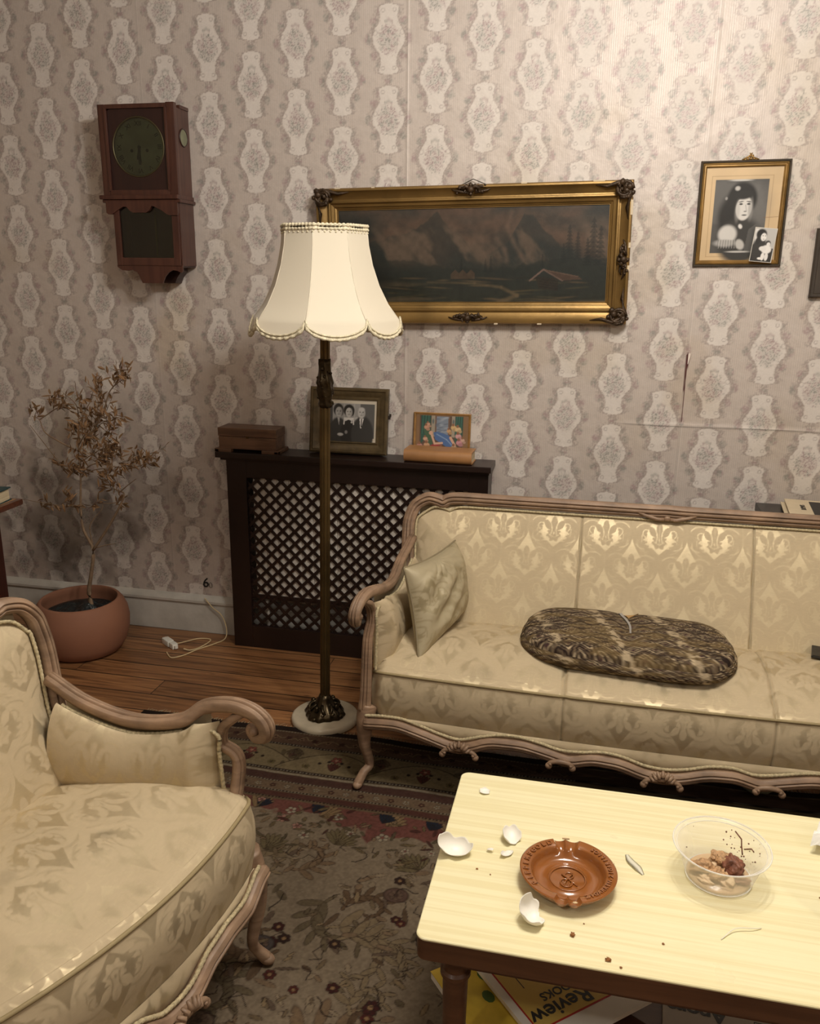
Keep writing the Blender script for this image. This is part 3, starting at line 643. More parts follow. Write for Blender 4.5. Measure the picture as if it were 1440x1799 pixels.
    def outline(inset):
        """right half from bottom to crest centre: (x, z)"""
        pts = [(hwb - .02, zb - .06), (hwb - .014, zb + .10), (hwb - .012, zb + H * .40), (hb - .004, zb + H * .66), (hb - .004, zb + H * .80), (hb - .022, zb + H * .92), (hb - .062, zb + H * .985), (hb - .10, zb + H * .975), (hb - .118, zb + H * .962), (hb - .135, zb + H * .985), (hb - .175, zb + H * 1.0), (hb * .62, zb + H * 1.0), (hb * .3, zb + H * 1.0), (.06, zb + H * 1.0), (0, zb + H * 1.004)]
        if hb < .4: pts = pts[:5] + [(hb - .010, zb + H * .88), (hb - .035, zb + H * .955), (hb - .075, zb + H * .985), (hb - .105, zb + H * .975), (.06, zb + H * 1.02), (0, zb + H * 1.05)]
        return [(x - (inset if x > .01 else 0), z - (inset if z > zb + H * .8 else 0)) for x, z in pts]
    yl = lambda z: bset + np.interp(z, [zb - .1, zb, ztop + .1], [-.012, 0.0, lean * (1 + .1 / H)])
    h = cr(outline(.0), 120); full = [(x, yl(z), z) for x, z in h] + [(-x, yl(z), z) for x, z in h[::-1][1:]]
    # the rail sits along the outline
    full = [tuple(p) for p in full]
    cen = []
    for i, p in enumerate(full):
        a, b = Vector(full[max(i - 1, 0)]), Vector(full[min(i + 1, len(full) - 1)]); t = (b - a).normalized(); nrm = Vector((0, -1, 0)); ins = nrm.cross(t).normalized(); cen.append(tuple(Vector(p) + ins * -.0))
    back_rail = MB().sweep(cen, rail_prof(bw, .030), up=(0, -1, .12)).build('back_frame', m_carve, root, smooth=True)
    nu = int(2 * hb / res); nv = int((H + .03) / res / 1.02); hin = cr(outline(.022), 200); zi = hin[:, 1]
    U, Vv = np.meshgrid(np.linspace(-1, 1, nu), np.linspace(0, 1, nv))
    # top height as function of x; side half-width as function of z
    topz = lambda x: np.interp(np.abs(x), [0, hb - .30, hb - .14, hb - .09, hb - .05, hb - .026], [zb + H * 1.0 - .024 + (.015 if hb < .4 else 0), zb + H * 1.0 - .024, zb + H - .026, zb + H * .975 - .028, zb + H * .93 - .022, zb + H * .82])
    X = U * (hb - .022); Ztop = topz(X); Z = (zb - .012) + (Ztop - zb + .012) * Vv
    hwz = np.interp(Z, [zb - .02, zb + H * .4, zb + H * .66, ztop], [hwb - .03, hwb - .03, hb - .022, hb - .022]); X = np.sign(U) * np.minimum(np.abs(X), hwz)
    dist = np.minimum.reduce([np.maximum(hwz - np.abs(X), 0), Ztop - Z + .004]); puff = .030 * (1 - np.exp(-dist / .035))
    Y = yl(Z) + .004 - puff + (fbm(X * 7, Z * 7, seed + 8, 3) - .5) * .006
    Cc = damask_col(X + .02, Z * 1.04 + .016, seed + 1, .05, bstains)
    for sx in seamf:
        Y = Y + .006 * np.exp(-((X - sx) / .0035) ** 2); Cc[..., :3] *= (1 - .4 * np.exp(-((X - sx) / .0022) ** 2))[..., None]
    surf('backrest', np.stack([X, Y, Z], -1), m_dam, root, Cc, flip=False)
    g = cr(outline(.026), 40); gp = [(x, yl(z) - .010, z) for x, z in g[4:]] + [(-x, yl(z) - .010, z) for x, z in g[::-1][1:-4]]
    gimp(gp, root, .0042)
    # outside back cloth
    U, Vv = np.meshgrid(np.linspace(-1, 1, 20), np.linspace(0, 1, 8)); Z = low + (ztop - .03 - low) * Vv; P = np.stack([U * (hb - .03), yl(Z) + .03, Z], -1)
    surf('outside_back', P, m_dam, root, damask_col(P[..., 0], P[..., 2], seed, .2), flip=True)
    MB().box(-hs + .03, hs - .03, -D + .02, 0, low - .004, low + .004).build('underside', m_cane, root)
    # crest carving
    if seamf:
        c = MB(); zc = ztop + .002; y0 = yl(zc) - .030
        for sg in (-1, 1):
            c.tube([(0, y0, zc - .020), (sg * .03, y0 - .003, zc - .022), (sg * .07, y0, zc - .012), (sg * .10, y0 + .004, zc - .002)], [.006, .007, .006, .002], 7); c.ico((sg * .022, y0 - .004, zc - .022), .006, 1)
        c.ico((0, y0 - .004, zc - .018), .009, 2, (1.3, .7, 1)); c.build('carved_crest', m_carve, root, smooth=True)

# sofa: swags of the front rail as (|x|, z) pairs, shells at (offset, big)
sofa = thing('sofa', 'long three-seat sofa in worn cream damask with carved pale wood frame, against the wall', 'sofa', (.255, -.60, 0))
settee(sofa, .895, .872, .872, .395, .03, .395, .425, .165, .640, .812, 0, (-.29, .29), (-.275, .275), .242, 11,
       legf=([0, .05, .12, .20, .26, .31, .40, .50, .56, .61, .70, .78, .86, .90], [.200, .204, .228, .232, .212, .226, .245, .240, .210, .206, .232, .252, .245, .238], [(0, True), (.285, False), (.585, True)]), res=.0027, fz=.0095, rec=.030, aox=-.016,
       stains=[(-.2, .18, .05, .18), (.03, .3, .06, .15), (-.5, .4, .05, .12)])
armchair = thing('armchair', 'cream damask armchair with scrolled carved arm, in the left foreground', 'armchair', (-.7636 - .969 * .385, -2.106 + .246 * .385, RT), rz=math.radians(75.75))
settee(armchair, .345, .237, .352, .385, .055, .453, .468, .115, .650, .868, 0, (), (), .275, 4, crown=.03, res=.0025, rec=.078, aox=-.002, pin=.03, fr=.012, bset=.018, bw=.034,
       legf=([0, .04, .09, .16, .24, .30, .36], [.228, .232, .262, .272, .262, .285, .28], [(0, True)]), splay_top=.005,
       stains=[(-.2, .30, .02, .35), (-.08, .2, .03, .15), (.1, .26, .02, .2)])
# ------------------------------------------------------------ radiator and its cover
m_cov = mat('dark_mahogany_stain', hx(33, 19, 15), .38, noise=(6, .2), grain=((3, 40, 3), hx(20, 11, 9), .5), coat=.1)
m_rad = mat('radiator_enamel', hx(206, 198, 188), .4)
rad = thing('radiator', 'white ribbed radiator behind the dark lattice screen', 'radiator', (-.9, -.0605, 0))
c = MB()
for i in range(18): c.box(-.46 + i * .0515, -.46 + i * .0515 + .0505, -.0315, .02, .232, .765, .0015)
c.build('panel', m_rad, rad, angle=.6)
c = MB(); c.tube([(-.46, 0, .24), (.46, 0, .24)], .016, 10); c.tube([(-.46, 0, .71), (.46, 0, .71)], .016, 10); c.tube([(-.43, 0, .24), (-.43, 0, .0)], .011, 10); c.tube([(.43, 0, .24), (.43, 0, .0)], .011, 10)
c.build('pipe', m_rad, rad, smooth=True)
cov = thing('radiator_cover', 'dark wooden radiator cover with diagonal lattice front, standing under the box and picture frame', 'radiator cover', (-.915, -.115, 0))
CX0, CX1 = -.55, .53
MB().box(CX0 - .035, CX1 + .012, -.028, .114, .838, .862, .003).build('top_board', m_cov, cov)
MB().box(CX0 - .02, CX1 + .004, -.012, .10, .826, .838, .003).build('top_moulding', m_cov, cov)
fx0, fx1, fz0, fz1 = -.465, .455, .10, .755
c = MB(); c.box(CX0, fx0, 0, .02, 0, .826, .002); c.box(fx1, CX1, 0, .02, 0, .826, .002); c.box(fx0, fx1, 0, .02, fz1, .826, .002); c.box(fx0, fx1, 0, .02, 0, fz0, .002); c.build('front_frame', m_cov, cov)
for nm, x in (('side_panel', CX0), ('side_panel', CX1 - .018)): MB().box(x, x + .018, .02, .112, 0, .826).build(nm, m_cov, cov)
MB().box(fx0, fx1, .0185, .023, .222, .240).build('cross_bar', m_cov, cov)
c = MB(); pitch = .0525; wv = .0125
for lay, sg in ((0, 1), (1, -1)):
    y0 = .012 + lay * .0032
    for k in range(-2, 34):
        # line z = sg*(x - xk) + fz0 ; clip to opening with a little tuck behind the frame
        e = .008; xk = (fx0 + k * pitch - (fz1 - fz0)) if sg > 0 else (fx0 + k * pitch)
        P = []
        a0, a1 = fx0 - e, fx1 + e; b0, b1 = fz0 - e, fz1 + e
        if sg > 0: x_lo, x_hi = max(a0, xk + b0 - fz0), min(a1, xk + b1 - fz0); f = lambda x: fz0 + (x - xk)
        else: x_lo, x_hi = max(a0, xk - (b1 - fz0)), min(a1, xk - (b0 - fz0)); f = lambda x: fz0 - (x - xk)
        if x_hi - x_lo < .012: continue
        z_lo, z_hi = f(x_lo), f(x_hi); nx, nz = (-sg * wv / 2 * .7071, wv / 2 * .7071)
        q = [(x_lo + nx, z_lo + nz), (x_lo - nx, z_lo - nz), (x_hi - nx, z_hi - nz), (x_hi + nx, z_hi + nz)]
        V = [(x, y0, z) for x, z in q] + [(x, y0 + .0032, z) for x, z in q]
        c.add(V, [(0, 1, 2, 3), (7, 6, 5, 4), (0, 4, 5, 1), (1, 5, 6, 2), (2, 6, 7, 3), (3, 7, 4, 0)])
c.build('lattice', m_cov, cov)

# ------------------------------------------------------------ things on the cover
m_box = mat('walnut_box', hx(108, 78, 58), .45, noise=(9, .15), grain=((5, 50, 50), hx(50, 32, 22), .5), coat=.1)
bx = thing('wooden_box', 'brown wooden lidded box on bracket feet, at the left end of the dark radiator cover', 'box', (-1.36, -.075, .862))
MB().box(-.128, .118, -.05, .05, .012, .062, .002).build('body', m_box, bx)
MB().box(-.130, .120, -.052, .052, .0635, .098, .003).build('lid', m_box, bx)
for sx in (-1, 1):
    c = MB(); x0, x1 = (-.142, -.07) if sx < 0 else (.06, .132); c.box(x0, x1, -.064, -.04, 0, .014, .003)
    xe = -.142 if sx < 0 else .112; c.box(xe, xe + .02, -.064, .055, 0, .0135, .003); c.build('foot', m_box, bx)
MB().box(-.010, .002, -.0525, -.0495, .058, .066, .001).build('lock_plate', mat('dull_brass', hx(90, 70, 40), .45, .8), bx)

def frame_sweep(w, h, prof):
    """mitred rectangular frame centred on origin in XZ; prof: list of (inward distance, forward distance)"""
    P = []; m = len(prof)
    for sx, sz in ((-1, -1), (1, -1), (1, 1), (-1, 1)):
        for a, b in prof: P.append((sx * (w / 2 - a), -b, sz * (h / 2 - a)))
    F = [(i * m + q, i * m + (q + 1) % m, ((i + 1) % 4) * m + (q + 1) % m, ((i + 1) % 4) * m + q) for i in range(4) for q in range(m)]
    return P, F
def picture(name, label, cat, loc, w, h, prof, mats, rx=0, ry=0, group=None):
    r = thing(name, label, cat, loc, 0, group); r.rotation_euler = (rx, ry, 0)
    P, F = frame_sweep(w, h, prof); o = MB().add(P, F).build('frame', mats, r, angle=.35)
    MB().box(-w / 2 + .008, w / 2 - .008, -.0025, .002, -h / 2 + .008, h / 2 - .008).build('backing_board', m_cane, r)
    return r
def paint(name, cv, parent, y, m):
    return cv.mesh(name, lambda X, Z: np.stack([X, np.full_like(X, y), Z], -1), m, parent)
m_photo = mat('photo_print', attr=True, rough=.4, spec=.5, coat=.12)
# painting helpers for old photographs
def head(K, x, z, s, skin, hair, tilt=0, bald=False, hairdo=1.0):
    sh = skin * .55
    if not bald: K.ell(x, z + s * .18, s * .52 * hairdo, s * .62, hair, .12); K.ell(x + s * .3, z - s * .05, s * .22 * hairdo, s * .36, hair, .2)
    K.ell(x + tilt, z - s * .04, s * .36, s * .50, skin, .12)
    K.ell(x + tilt + s * .25, z - s * .05, s * .13, s * .42, sh, .5, 0, .55)
    for e in (-1, 1): K.ell(x + tilt + e * s * .15, z + s * .03, s * .075, s * .032, hair * .5, .5); K.ell(x + tilt + e * s * .15, z + s * .11, s * .10, s * .018, hair * .8, .5, 0, .8)
    K.line([(x + tilt + s * .03, z + s * .02), (x + tilt + s * .055, z - s * .13)], s * .05, sh, .6, s * .02); K.ell(x + tilt + s * .01, z - s * .15, s * .06, s * .02, sh * .6, .5)
    K.ell(x + tilt, z - s * .27, s * .12, s * .028, hair * .7, .4)
    if bald: K.ell(x + tilt, z + s * .30, s * .30, s * .20, skin * 1.05, .3, 0, .8)
G = lambda v: np.array([v, v * .97, v * .93])

# family photograph leaning on the wall
m_fr1 = mat('dull_gilt_wood', hx(88, 74, 50), .42, .35, noise=(30, .3), bump=(120, .5, .0015))
prof = [(0, 0), (0, .018), (.006, .022), (.012, .022), (.014, .018), (.020, .0165), (.036, .010), (.040, .010), (.043, .013), (.047, .012), (.048, .006), (.048, 0)]
fam = picture('framed_family_photo', 'gilt-framed black and white family photograph leaning on the wall behind the lamp pole', 'picture frame', (-.962, -.030, .996), .322, .262, prof, m_fr1, rx=math.radians(-8))
K = Canvas(np.arange(-.118, .1185, .0014), np.arange(-.088, .0885, .0014), hx(196, 186, 168)); q = (slice(None), slice(None))
K.poly([(-.104, -.068), (.104, -.068), (.104, .068), (-.104, .068)], G(.30))
K.poly([(-.104, -.068), (-.07, -.068), (-.07, .068), (-.104, .068)], G(.06)); K.poly([(.045, -.068), (.104, -.068), (.104, .068), (.045, .068)], G(.10))
for fx_ in (-.04, -.022, -.005, .02): K.line([(fx_, .068), (fx_ + .002, -.02)], .004, G(.42), .7, .002)
K.ell(-.045, -.050, .040, .062, G(.03), .1); K.ell(0, -.052, .036, .060, G(.016), .1); K.ell(.055, -.055, .046, .075, G(.035), .1)
head(K, -.046, .035, .040, G(.38), G(.02), .002); head(K, -.002, .034, .038, G(.50), G(.015), 0, False, 1.15); head(K, .050, .034, .042, G(.46), G(.05), 0, True)
K.poly([(-.022, .012), (.018, .012), (.012, -.002), (-.002, .004), (-.016, -.002)], G(.62)); K.line([(-.020, .010), (-.022, -.014)], .005, G(.62)); K.line([(.017, .010), (.018, -.014)], .005, G(.62)); K.ell(.010, -.006, .004, .004, G(.5))
K.poly([(.042, .010), (.060, .010), (.050, -.028), (.046, -.028)], G(.65)); K.line([(.051, .008), (.050, -.022)], .004, G(.02)); K.ell(.026, .010, .010, .004, G(.4), .3, .5); K.ell(-.036, -.056, .012, .006, G(.42), .3); K.ell(-.012, -.046, .006, .007, G(.2), .3)
K.poly([(-.05, .012), (-.040, .012), (-.042, -.02)], G(.35))
paint('photo_print', K, fam, -.006, m_photo)
MB().box(.160, .168, -.012, .0, .012, .026, .002).box(.164, .172, -.010, -.004, .02, .034, .002).build('side_catch', m_cane, fam)

# leather book lying flat, spine forward
m_leather = mat('tan_leather', hx(158, 114, 72), .45, noise=(12, .16), bump=(200, .3, .001))
m_pages = mat('page_edges', hx(206, 190, 158), .85, grain=((2, 2, 500), hx(150, 132, 100), .5))
bk = thing('leather_book', 'thick tan leather book lying flat with its rounded spine forward, on the radiator cover', 'book', (-.583, -.083, .862), math.radians(-1.5))
MB().box(-.128, .130, -.036, .052, .005, .044).build('pages', m_pages, bk)
arc = [(-.034 - .016 * math.sin(t), .0245 + .0235 * math.cos(t)) for t in np.linspace(0, math.pi, 14)]
pr = [(.056, .048)] + arc + [(.056, .001), (.056, .005), (-.030, .005)] + [(-.030 - .012 * math.sin(t), .0245 - .0195 * math.cos(t)) for t in np.linspace(0, math.pi, 10)] + [(.056, .044)]
V = [(x, y, z) for x in (-.133, .134) for y, z in pr]; m_ = len(pr)
MB().add(V, [(i, (i + 1) % m_, m_ + (i + 1) % m_, m_ + i) for i in range(m_)] + [tuple(range(m_))[::-1], tuple(range(m_, 2 * m_))]).build('cover', m_leather, bk, angle=.6)
# small painted scene on a gilt panel, standing behind the book
m_fr2 = mat('gilt_card', hx(150, 112, 62), .5, .2, noise=(40, .25))
pan = thing('colour_picture', 'small gilt-edged colour picture of reclining figures, propped behind the leather book', 'picture', (-.588, -.0125, .956)); pan.rotation_euler = (math.radians(-5), 0, 0)
MB().box(-.114, .114, -.002, .004, -.092, .084, .001).build('board', m_fr2, pan)
P, F = frame_sweep(.228, .176, [(0, 0), (0, .005), (.003, .006), (.008, .004), (.009, 0)]); o = MB().add(P, F).build('edge_moulding', m_fr2, pan); o.location = (0, 0, -.004)
K = Canvas(np.arange(-.104, .1045, .0011), np.arange(-.07, .0765, .0011), hx(140, 104, 66))
K.poly([(-.09, -.07), (.082, -.07), (.082, .073), (-.09, .073)], hx(96, 70, 52)); K.poly([(-.03, -.01), (.03, -.01), (.03, .073), (-.03, .073)], hx(120, 90, 72)); K.poly([(-.022, -.004), (.024, -.004), (.024, .07), (-.022, .07)], hx(132, 146, 164))
for i in range(24): x, z = rnd.uniform(-.02, .02), rnd.uniform(0, .066); K.ell(x, z, .010, .0025, [hx(170, 180, 192), hx(96, 110, 130)][i % 2], .5, .2, .7)
for xx in (-.043, .038): K.poly([(xx, -.01), (xx + .014, -.01), (xx + .014, .073), (xx, .073)], hx(170, 160, 140)); K.ell(xx + .007, .05, .004, .01, hx(100, 110, 110), .4)
for x0, x1 in ((-.085, -.045), (.052, .084)):
    K.poly([(x0, -.04), (x1, .0), (x1, .073), (x0, .073)], hx(22, 84, 70))
    for i in range(7): xx = x0 + (x1 - x0) * (i + .5) / 7; K.line([(xx, .072), (xx - .003, .0)], .0016, hx(70, 140, 120) if i % 2 else hx(10, 44, 40), .8)
K.poly([(-.075, .02), (-.05, .025), (-.035, -.045), (-.055, -.045)], hx(60, 96, 66)); K.ell(-.02, -.055, .03, .016, hx(176, 50, 50), .2); K.ell(.02, -.058, .05, .014, hx(60, 56, 44), .3)
K.poly([(-.034, .006), (-.02, .010), (.012, .002), (.03, -.004), (.048, -.036), (.03, -.058), (.006, -.040), (-.026, -.022)], hx(70, 110, 168)); K.line([(-.02, 0), (.02, -.02), (.04, -.04)], .004, hx(150, 180, 214), .8, .002)
K.ell(-.044, .004, .008, .008, hx(224, 178, 150)); K.line([(-.040, -.006), (-.028, -.038), (.002, -.034)], .008, hx(228, 184, 158)); K.line([(.035, -.012), (.052, -.04)], .01, hx(226, 180, 150))
for (x, z, r, cc) in [(-.056, .038, .008, (222, 170, 140)), (-.062, .026, .010, (216, 160, 130)), (-.066, -.02, .009, (224, 176, 150)), (-.06, -.045, .012, (220, 170, 130)), (-.088, -.05, .012, (210, 150, 140)), (.028, .014, .009, (214, 170, 120)), (.046, .028, .011, (226, 190, 130)), (.064, .022, .012, (230, 200, 150)), (.066, -.005, .012, (226, 170, 170)), (.070, -.030, .012, (216, 150, 160)), (.05, -.052, .012, (220, 190, 150)), (-.0, -.056, .010, (232, 200, 150)), (.032, -.064, .010, (220, 210, 190)), (.084, -.02, .008, (220, 180, 160))]:
    K.ell(x, z, r, r * .8, hx(*cc), .25); K.ell(x + .006, z - .008, r * .8, r * .6, hx(*[v * .85 for v in cc]), .25); K.ell(x - .002, z + r, r * .45, r * .5, hx(150, 96, 60), .3)
K.C[..., :3] = K.C[..., :3] * .72 + .03
paint('painted_scene', K, pan, -.0032, m_photo)

# ------------------------------------------------------------ long landscape in a gilt frame
m_gilt = mat('worn_gilding', hx(138, 110, 64), .38, .65, noise=(7, .25), bump=(60, .25, .002), fine=(500, .2, .0006))
m_orn = mat('dark_gesso_ornament', hx(66, 50, 34), .45, .35, noise=(60, .4), bump=(160, .7, .003))
prof = [(0, 0), (0, .040), (.004, .047), (.010, .048), (.014, .043), (.024, .035), (.040, .029), (.044, .030), (.046, .033), (.050, .034), (.054, .031), (.056, .025), (.066, .022), (.068, .017), (.074, .014), (.076, .010), (.078, .010), (.079, 0)]
PW, PH = 1.158, .492
ptg = picture('landscape_painting', 'wide dim mountain landscape in heavy gilded frame with dark corners, above the sofa', 'painting', (-.4985, -.006, 1.6345), PW, PH, prof, m_gilt, rx=math.radians(2.0), ry=math.radians(-1.05))
xs_ = np.arange(-PW / 2 + .07, PW / 2 - .069, .0026); zs_ = np.arange(-PH / 2 + .07, PH / 2 - .069, .0026)
K = Canvas(xs_, zs_, hx(70, 70, 62)); X, Z = K.X, K.Y; q = (slice(None), slice(None)); zn = (Z + .17) / .34
sky = fbm(X * 4, Z * 9, 3, 5); K.blend(q, np.ones_like(X), hx(66, 66, 60)); K.blend(q, sst(.40, .66, sky) * sst(.25, .6, zn) * .85, hx(124, 98, 80)); K.blend(q, sst(.55, .8, fbm(X * 3, Z * 12, 9, 4)) * .6 * sst(.5, 1, zn), hx(96, 88, 78))
def mountain(pts, col, seed, a=.9):
    P = np.array(pts); top = np.interp(X, P[:, 0], P[:, 1]) + (fbm(X * 30, X * 0, seed, 4) - .5) * .03
    K.blend(q, a * sst(-.004, .004, top - Z) * (.55 + .45 * fbm(X * 9, Z * 9, seed + 1, 4)), col)
mountain([(-.6, .02), (-.32, .06), (-.2, .10), (-.12, .155), (-.06, .09), (.05, .0), (.14, .04), (.20, .15), (.25, .12), (.34, .02), (.5, -.04)], hx(52, 60, 56), 4)
K.blend(q, .8 * sst(.5, .72, fbm(X * 12 + Z * 9, Z * 7 - X * 4, 17, 4)) * sst(.32, .5, zn) * (1 - sst(.75, .95, zn)), hx(132, 112, 94))
for pts in ([(.155, .15), (.14, .10), (.16, .05), (.19, .0), (.21, -.03)], [(.10, .06), (.13, .02), (.14, -.02)]): K.line(pts, [.010] * len(pts), hx(150, 124, 104), .5, .012)
mountain([(-.6, .05), (-.40, .03), (-.3, -.01), (-.1, -.04), (.1, -.05), (.3, -.02), (.6, .0)], hx(44, 52, 46), 41, .8)
K.blend(q, (1 - sst(.0, .34, zn + (fbm(X * 5, Z * 8, 8, 3) - .5) * .3)) * .9, hx(58, 62, 52)); K.blend(q, sst(.5, .75, fbm(X * 3, Z * 30, 31, 4)) * (1 - sst(.12, .3, zn)) * .7, hx(120, 104, 80))
def fir(x, z, h, col, a=.9):
    for i in range(9): t = i / 8; K.poly([(x, z + h * (1 - t * .85)), (x - h * .06 - h * .13 * t, z + h * (.86 - t * .86)), (x + h * .06 + h * .13 * t, z + h * (.86 - t * .86))], col, a * .6)
for (x, z, h) in [(.365, -.015, .12), (.395, -.02, .10), (.45, -.03, .16), (.475, -.04, .14), (.43, -.04, .10), (.345, -.03, .07), (-.5, -.04, .20), (-.46, -.05, .17), (-.42, -.05, .13), (-.40, -.14, .14), (-.36, -.15, .12), (-.43, -.15, .16), (.27, -.045, .05), (.06, -.06, .05), (.08, -.06, .06), (-.03, -.07, .06)]: fir(x, z, h, hx(30, 40, 38))
K.ell(-.42, -.08, .10, .09, hx(30, 36, 32), .6, 0, .8); K.ell(-.44, .07, .09, .07, hx(36, 46, 42), .6, 0, .7)
for i in range(40): x = rnd.uniform(-.3, .5); K.ell(x, rnd.uniform(-.165, -.08), rnd.uniform(.02, .06), .003, [hx(128, 108, 80), hx(46, 50, 40), hx(96, 88, 62)][i % 3], .6, rnd.uniform(-.1, .1), .55)
K.line([(.11, -.17), (.18, -.145), (.12, -.115), (.02, -.10), (-.16, -.095)], [.016, .012, .009, .005, .003], hx(138, 118, 88), .6, .006)
for x in (-.07, -.01, -.04): K.poly([(x, -.085), (x + .03, -.085), (x + .03, -.065), (x + .015, -.05), (x, -.065)], hx(104, 84, 66), .8)
K.poly([(.245, -.075), (.33, -.088), (.33, -.128), (.26, -.12)], hx(58, 52, 42), .9); K.line([(.225, -.092), (.275, -.052), (.345, -.092)], .006, hx(150, 122, 110), .9); K.poly([(.278, -.054), (.40, -.078), (.415, -.088), (.347, -.092)], hx(104, 80, 66), .9); K.line([(.275, -.053), (.40, -.078)], .003, hx(146, 118, 100), .7)
for k in range(4): K.line([(.262, -.086 - k * .009), (.328, -.095 - k * .009)], .002, hx(30, 28, 24), .7)
K.C[..., :3] *= (.36 + .24 * fbm(X * 60, Z * 60, 77, 3))[..., None]; K.C[..., :3] = K.C[..., :3] * .9 + .0
paint('canvas', K, ptg, -.006, mat('old_varnished_oil', attr=True, rough=.42, spec=.45, fine=(160, .25, .001)))
def ornament(parent, cx, cz, w, h, ang=0, seed=0, lead=False):
    r_ = random.Random(seed); c = MB(); ca, sa = math.cos(ang), math.sin(ang)
    def T(x, z, y): return (cx + x * ca - z * sa, -y, cz + x * sa + z * ca)
    for sg in (-1, 1):
        c.tube([T(sg * .004, .0, .05), T(sg * w * .22, h * .25, .056), T(sg * w * .42, h * .05, .05), T(sg * w * .34, -h * .18, .047), T(sg * w * .24, -h * .02, .05)], [.006, .008, .0065, .005, .004], 7)
        c.tube([T(sg * w * .2, -h * .2, .046), T(sg * w * .5, -h * .12, .045), T(sg * w * .8, -h * .05, .042), T(sg * w * .98, h * .08, .040)], [.005, .006, .004, .0015], 6)
        c.tube([T(sg * w * .3, h * .2, .046), T(sg * w * .55, h * .22, .045), T(sg * w * .75, h * .1, .042)], [.005, .005, .002], 6)
        for k in range(5): c.ico(T(sg * w * (.12 + .14 * k), h * r_.uniform(-.3, .35), .046), r_.uniform(.005, .008), 1)
    c.ico(T(0, 0, .052), .013, 2); c.ico(T(0, h * .3, .052), .009, 1); c.ico(T(0, -h * .3, .050), .008, 1)
    return c.build('carved_ornament', m_orn, parent, smooth=True)
for (sx, sz) in ((-1, 1), (1, 1), (1, -1), (-1, -1)):
    c = MB(); x0, z0 = sx * (PW / 2 - .03), sz * (PH / 2 - .03); r_ = random.Random(sx * 3 + sz)
    for k in range(9):
        a = r_.uniform(0, 6.28); R = r_.uniform(.006, .034); c.ico((x0 + R * math.cos(a), -.044 - r_.uniform(0, .01), z0 + R * math.sin(a)), r_.uniform(.008, .015), 1)
    for t0 in range(3):
        a0 = t0 * 2.1; c.tube([(x0 + .030 * math.cos(a0 + t) * (1 - t / 9), -.052, z0 + .030 * math.sin(a0 + t) * (1 - t / 9)) for t in np.linspace(0, 4.2, 10)], [.006, .0065, .007, .007, .006, .006, .005, .005, .004, .003], 6)
    c.tube([(x0 + sx * .028, -.046, z0), (x0 - sx * .02, -.05, z0 + sz * .022), (x0 - sx * .06, -.046, z0 + sz * .01), (x0 - sx * .10, -.042, z0 + sz * .016)], [.009, .008, .006, .002], 7)
    c.tube([(x0, -.046, z0 + sz * .028), (x0 + sx * .022, -.05, z0 - sz * .02), (x0 + sx * .01, -.046, z0 - sz * .06), (x0 + sx * .016, -.042, z0 - sz * .10)], [.009, .008, .006, .002], 7)
    c.build('corner_ornament', m_orn, ptg, smooth=True)
ornament(ptg, .01, PH / 2 - .018, .075, .05, 0, 1); ornament(ptg, .0, -PH / 2 + .022, .075, .044, 0, 2); ornament(ptg, PW / 2 - .022, -.02, .07, .05, math.pi / 2, 3); ornament(ptg, -PW / 2 + .022, -.02, .07, .05, math.pi / 2, 4)
MB().tube([(-.055, -.004, PH / 2 - .01), (.012, -.002, PH / 2 + .020), (.085, -.004, PH / 2 - .01)], .0018, 6).build('hanging_wire', mat('wire', hx(90, 84, 76), .5, .8), ptg)
m_chip = mat('bare_plaster_chip', hx(206, 190, 164), .8)
for (x, z, w_) in [(-.50, PH / 2 - .001, .02), (-.36, PH / 2 - .001, .012), (.19, PH / 2 - .001, .02), (.44, PH / 2 - .001, .04), (.10, -PH / 2 + .001, .014), (.26, -PH / 2 + .001, .016)]: MB().box(x, x + w_, -.0485, -.044, z - .0025, z + .0025, .001).build('plaster_chip', m_chip, ptg)
for (z, h_) in [(.13, .05), (.02, .018), (.19, .02), (-.06, .02)]: MB().box(PW / 2 - .007, PW / 2 + .001, -.0485, -.04, z, z + h_, .001).build('plaster_chip', m_chip, ptg)

# ------------------------------------------------------------ portrait of a woman, gilt frame
m_fr3 = mat('thin_gilt_frame', hx(148, 116, 66), .4, .5, noise=(20, .3)); m_fr3d = mat('frame_dark_edge', hx(52, 42, 28), .5, .2, noise=(40, .4))
FW, FH = .291, .347
por = picture('framed_portrait', 'thin gilt frame with black and white portrait of a veiled woman', 'picture frame', (.443, -.004, 1.7775), FW, FH, [(0, 0), (0, .014), (.002, .0165), (.006, .016), (.008, .012)], m_fr3d, rx=math.radians(3.0), ry=math.radians(-.8))
P, F = frame_sweep(FW - .016, FH - .016, [(0, .002), (0, .013), (.004, .0155), (.006, .012), (.009, .0125), (.013, .009), (.014, .003)]); MB().add(P, F).build('gilt_moulding', m_fr3, por, angle=.35)
K = Canvas(np.arange(-FW / 2 + .018, FW / 2 - .0175, .0014), np.arange(-FH / 2 + .018, FH / 2 - .0175, .0014), hx(204, 178, 140)); X, Z = K.X, K.Y
K.C[..., :3] *= (.86 + .26 * fbm(X * 14, Z * 14, 6, 4))[..., None]
for e, cc in ((.012, hx(150, 120, 88)), (.0, G(.08))):
    x0, x1, z0, z1 = -.092 - e, .082 + e, -.128 - e, .112 + e
    if e: K.line([(x0, z0), (x1, z0), (x1, z1), (x0, z1), (x0, z0)], .0016, cc, .7)
    else: K.poly([(x0, z0), (x1, z0), (x1, z1), (x0, z1)], cc)
m_in = ((X > -.092) & (X < .082) & (Z > -.128) & (Z < .112)) * 1.0
K.blend((slice(None), slice(None)), m_in * sst(.45, .7, fbm(X * 12, Z * 12, 8, 4)) * .5, G(.16)); K.ell(.04, .03, .045, .055, G(.17), .8, 0, .6)
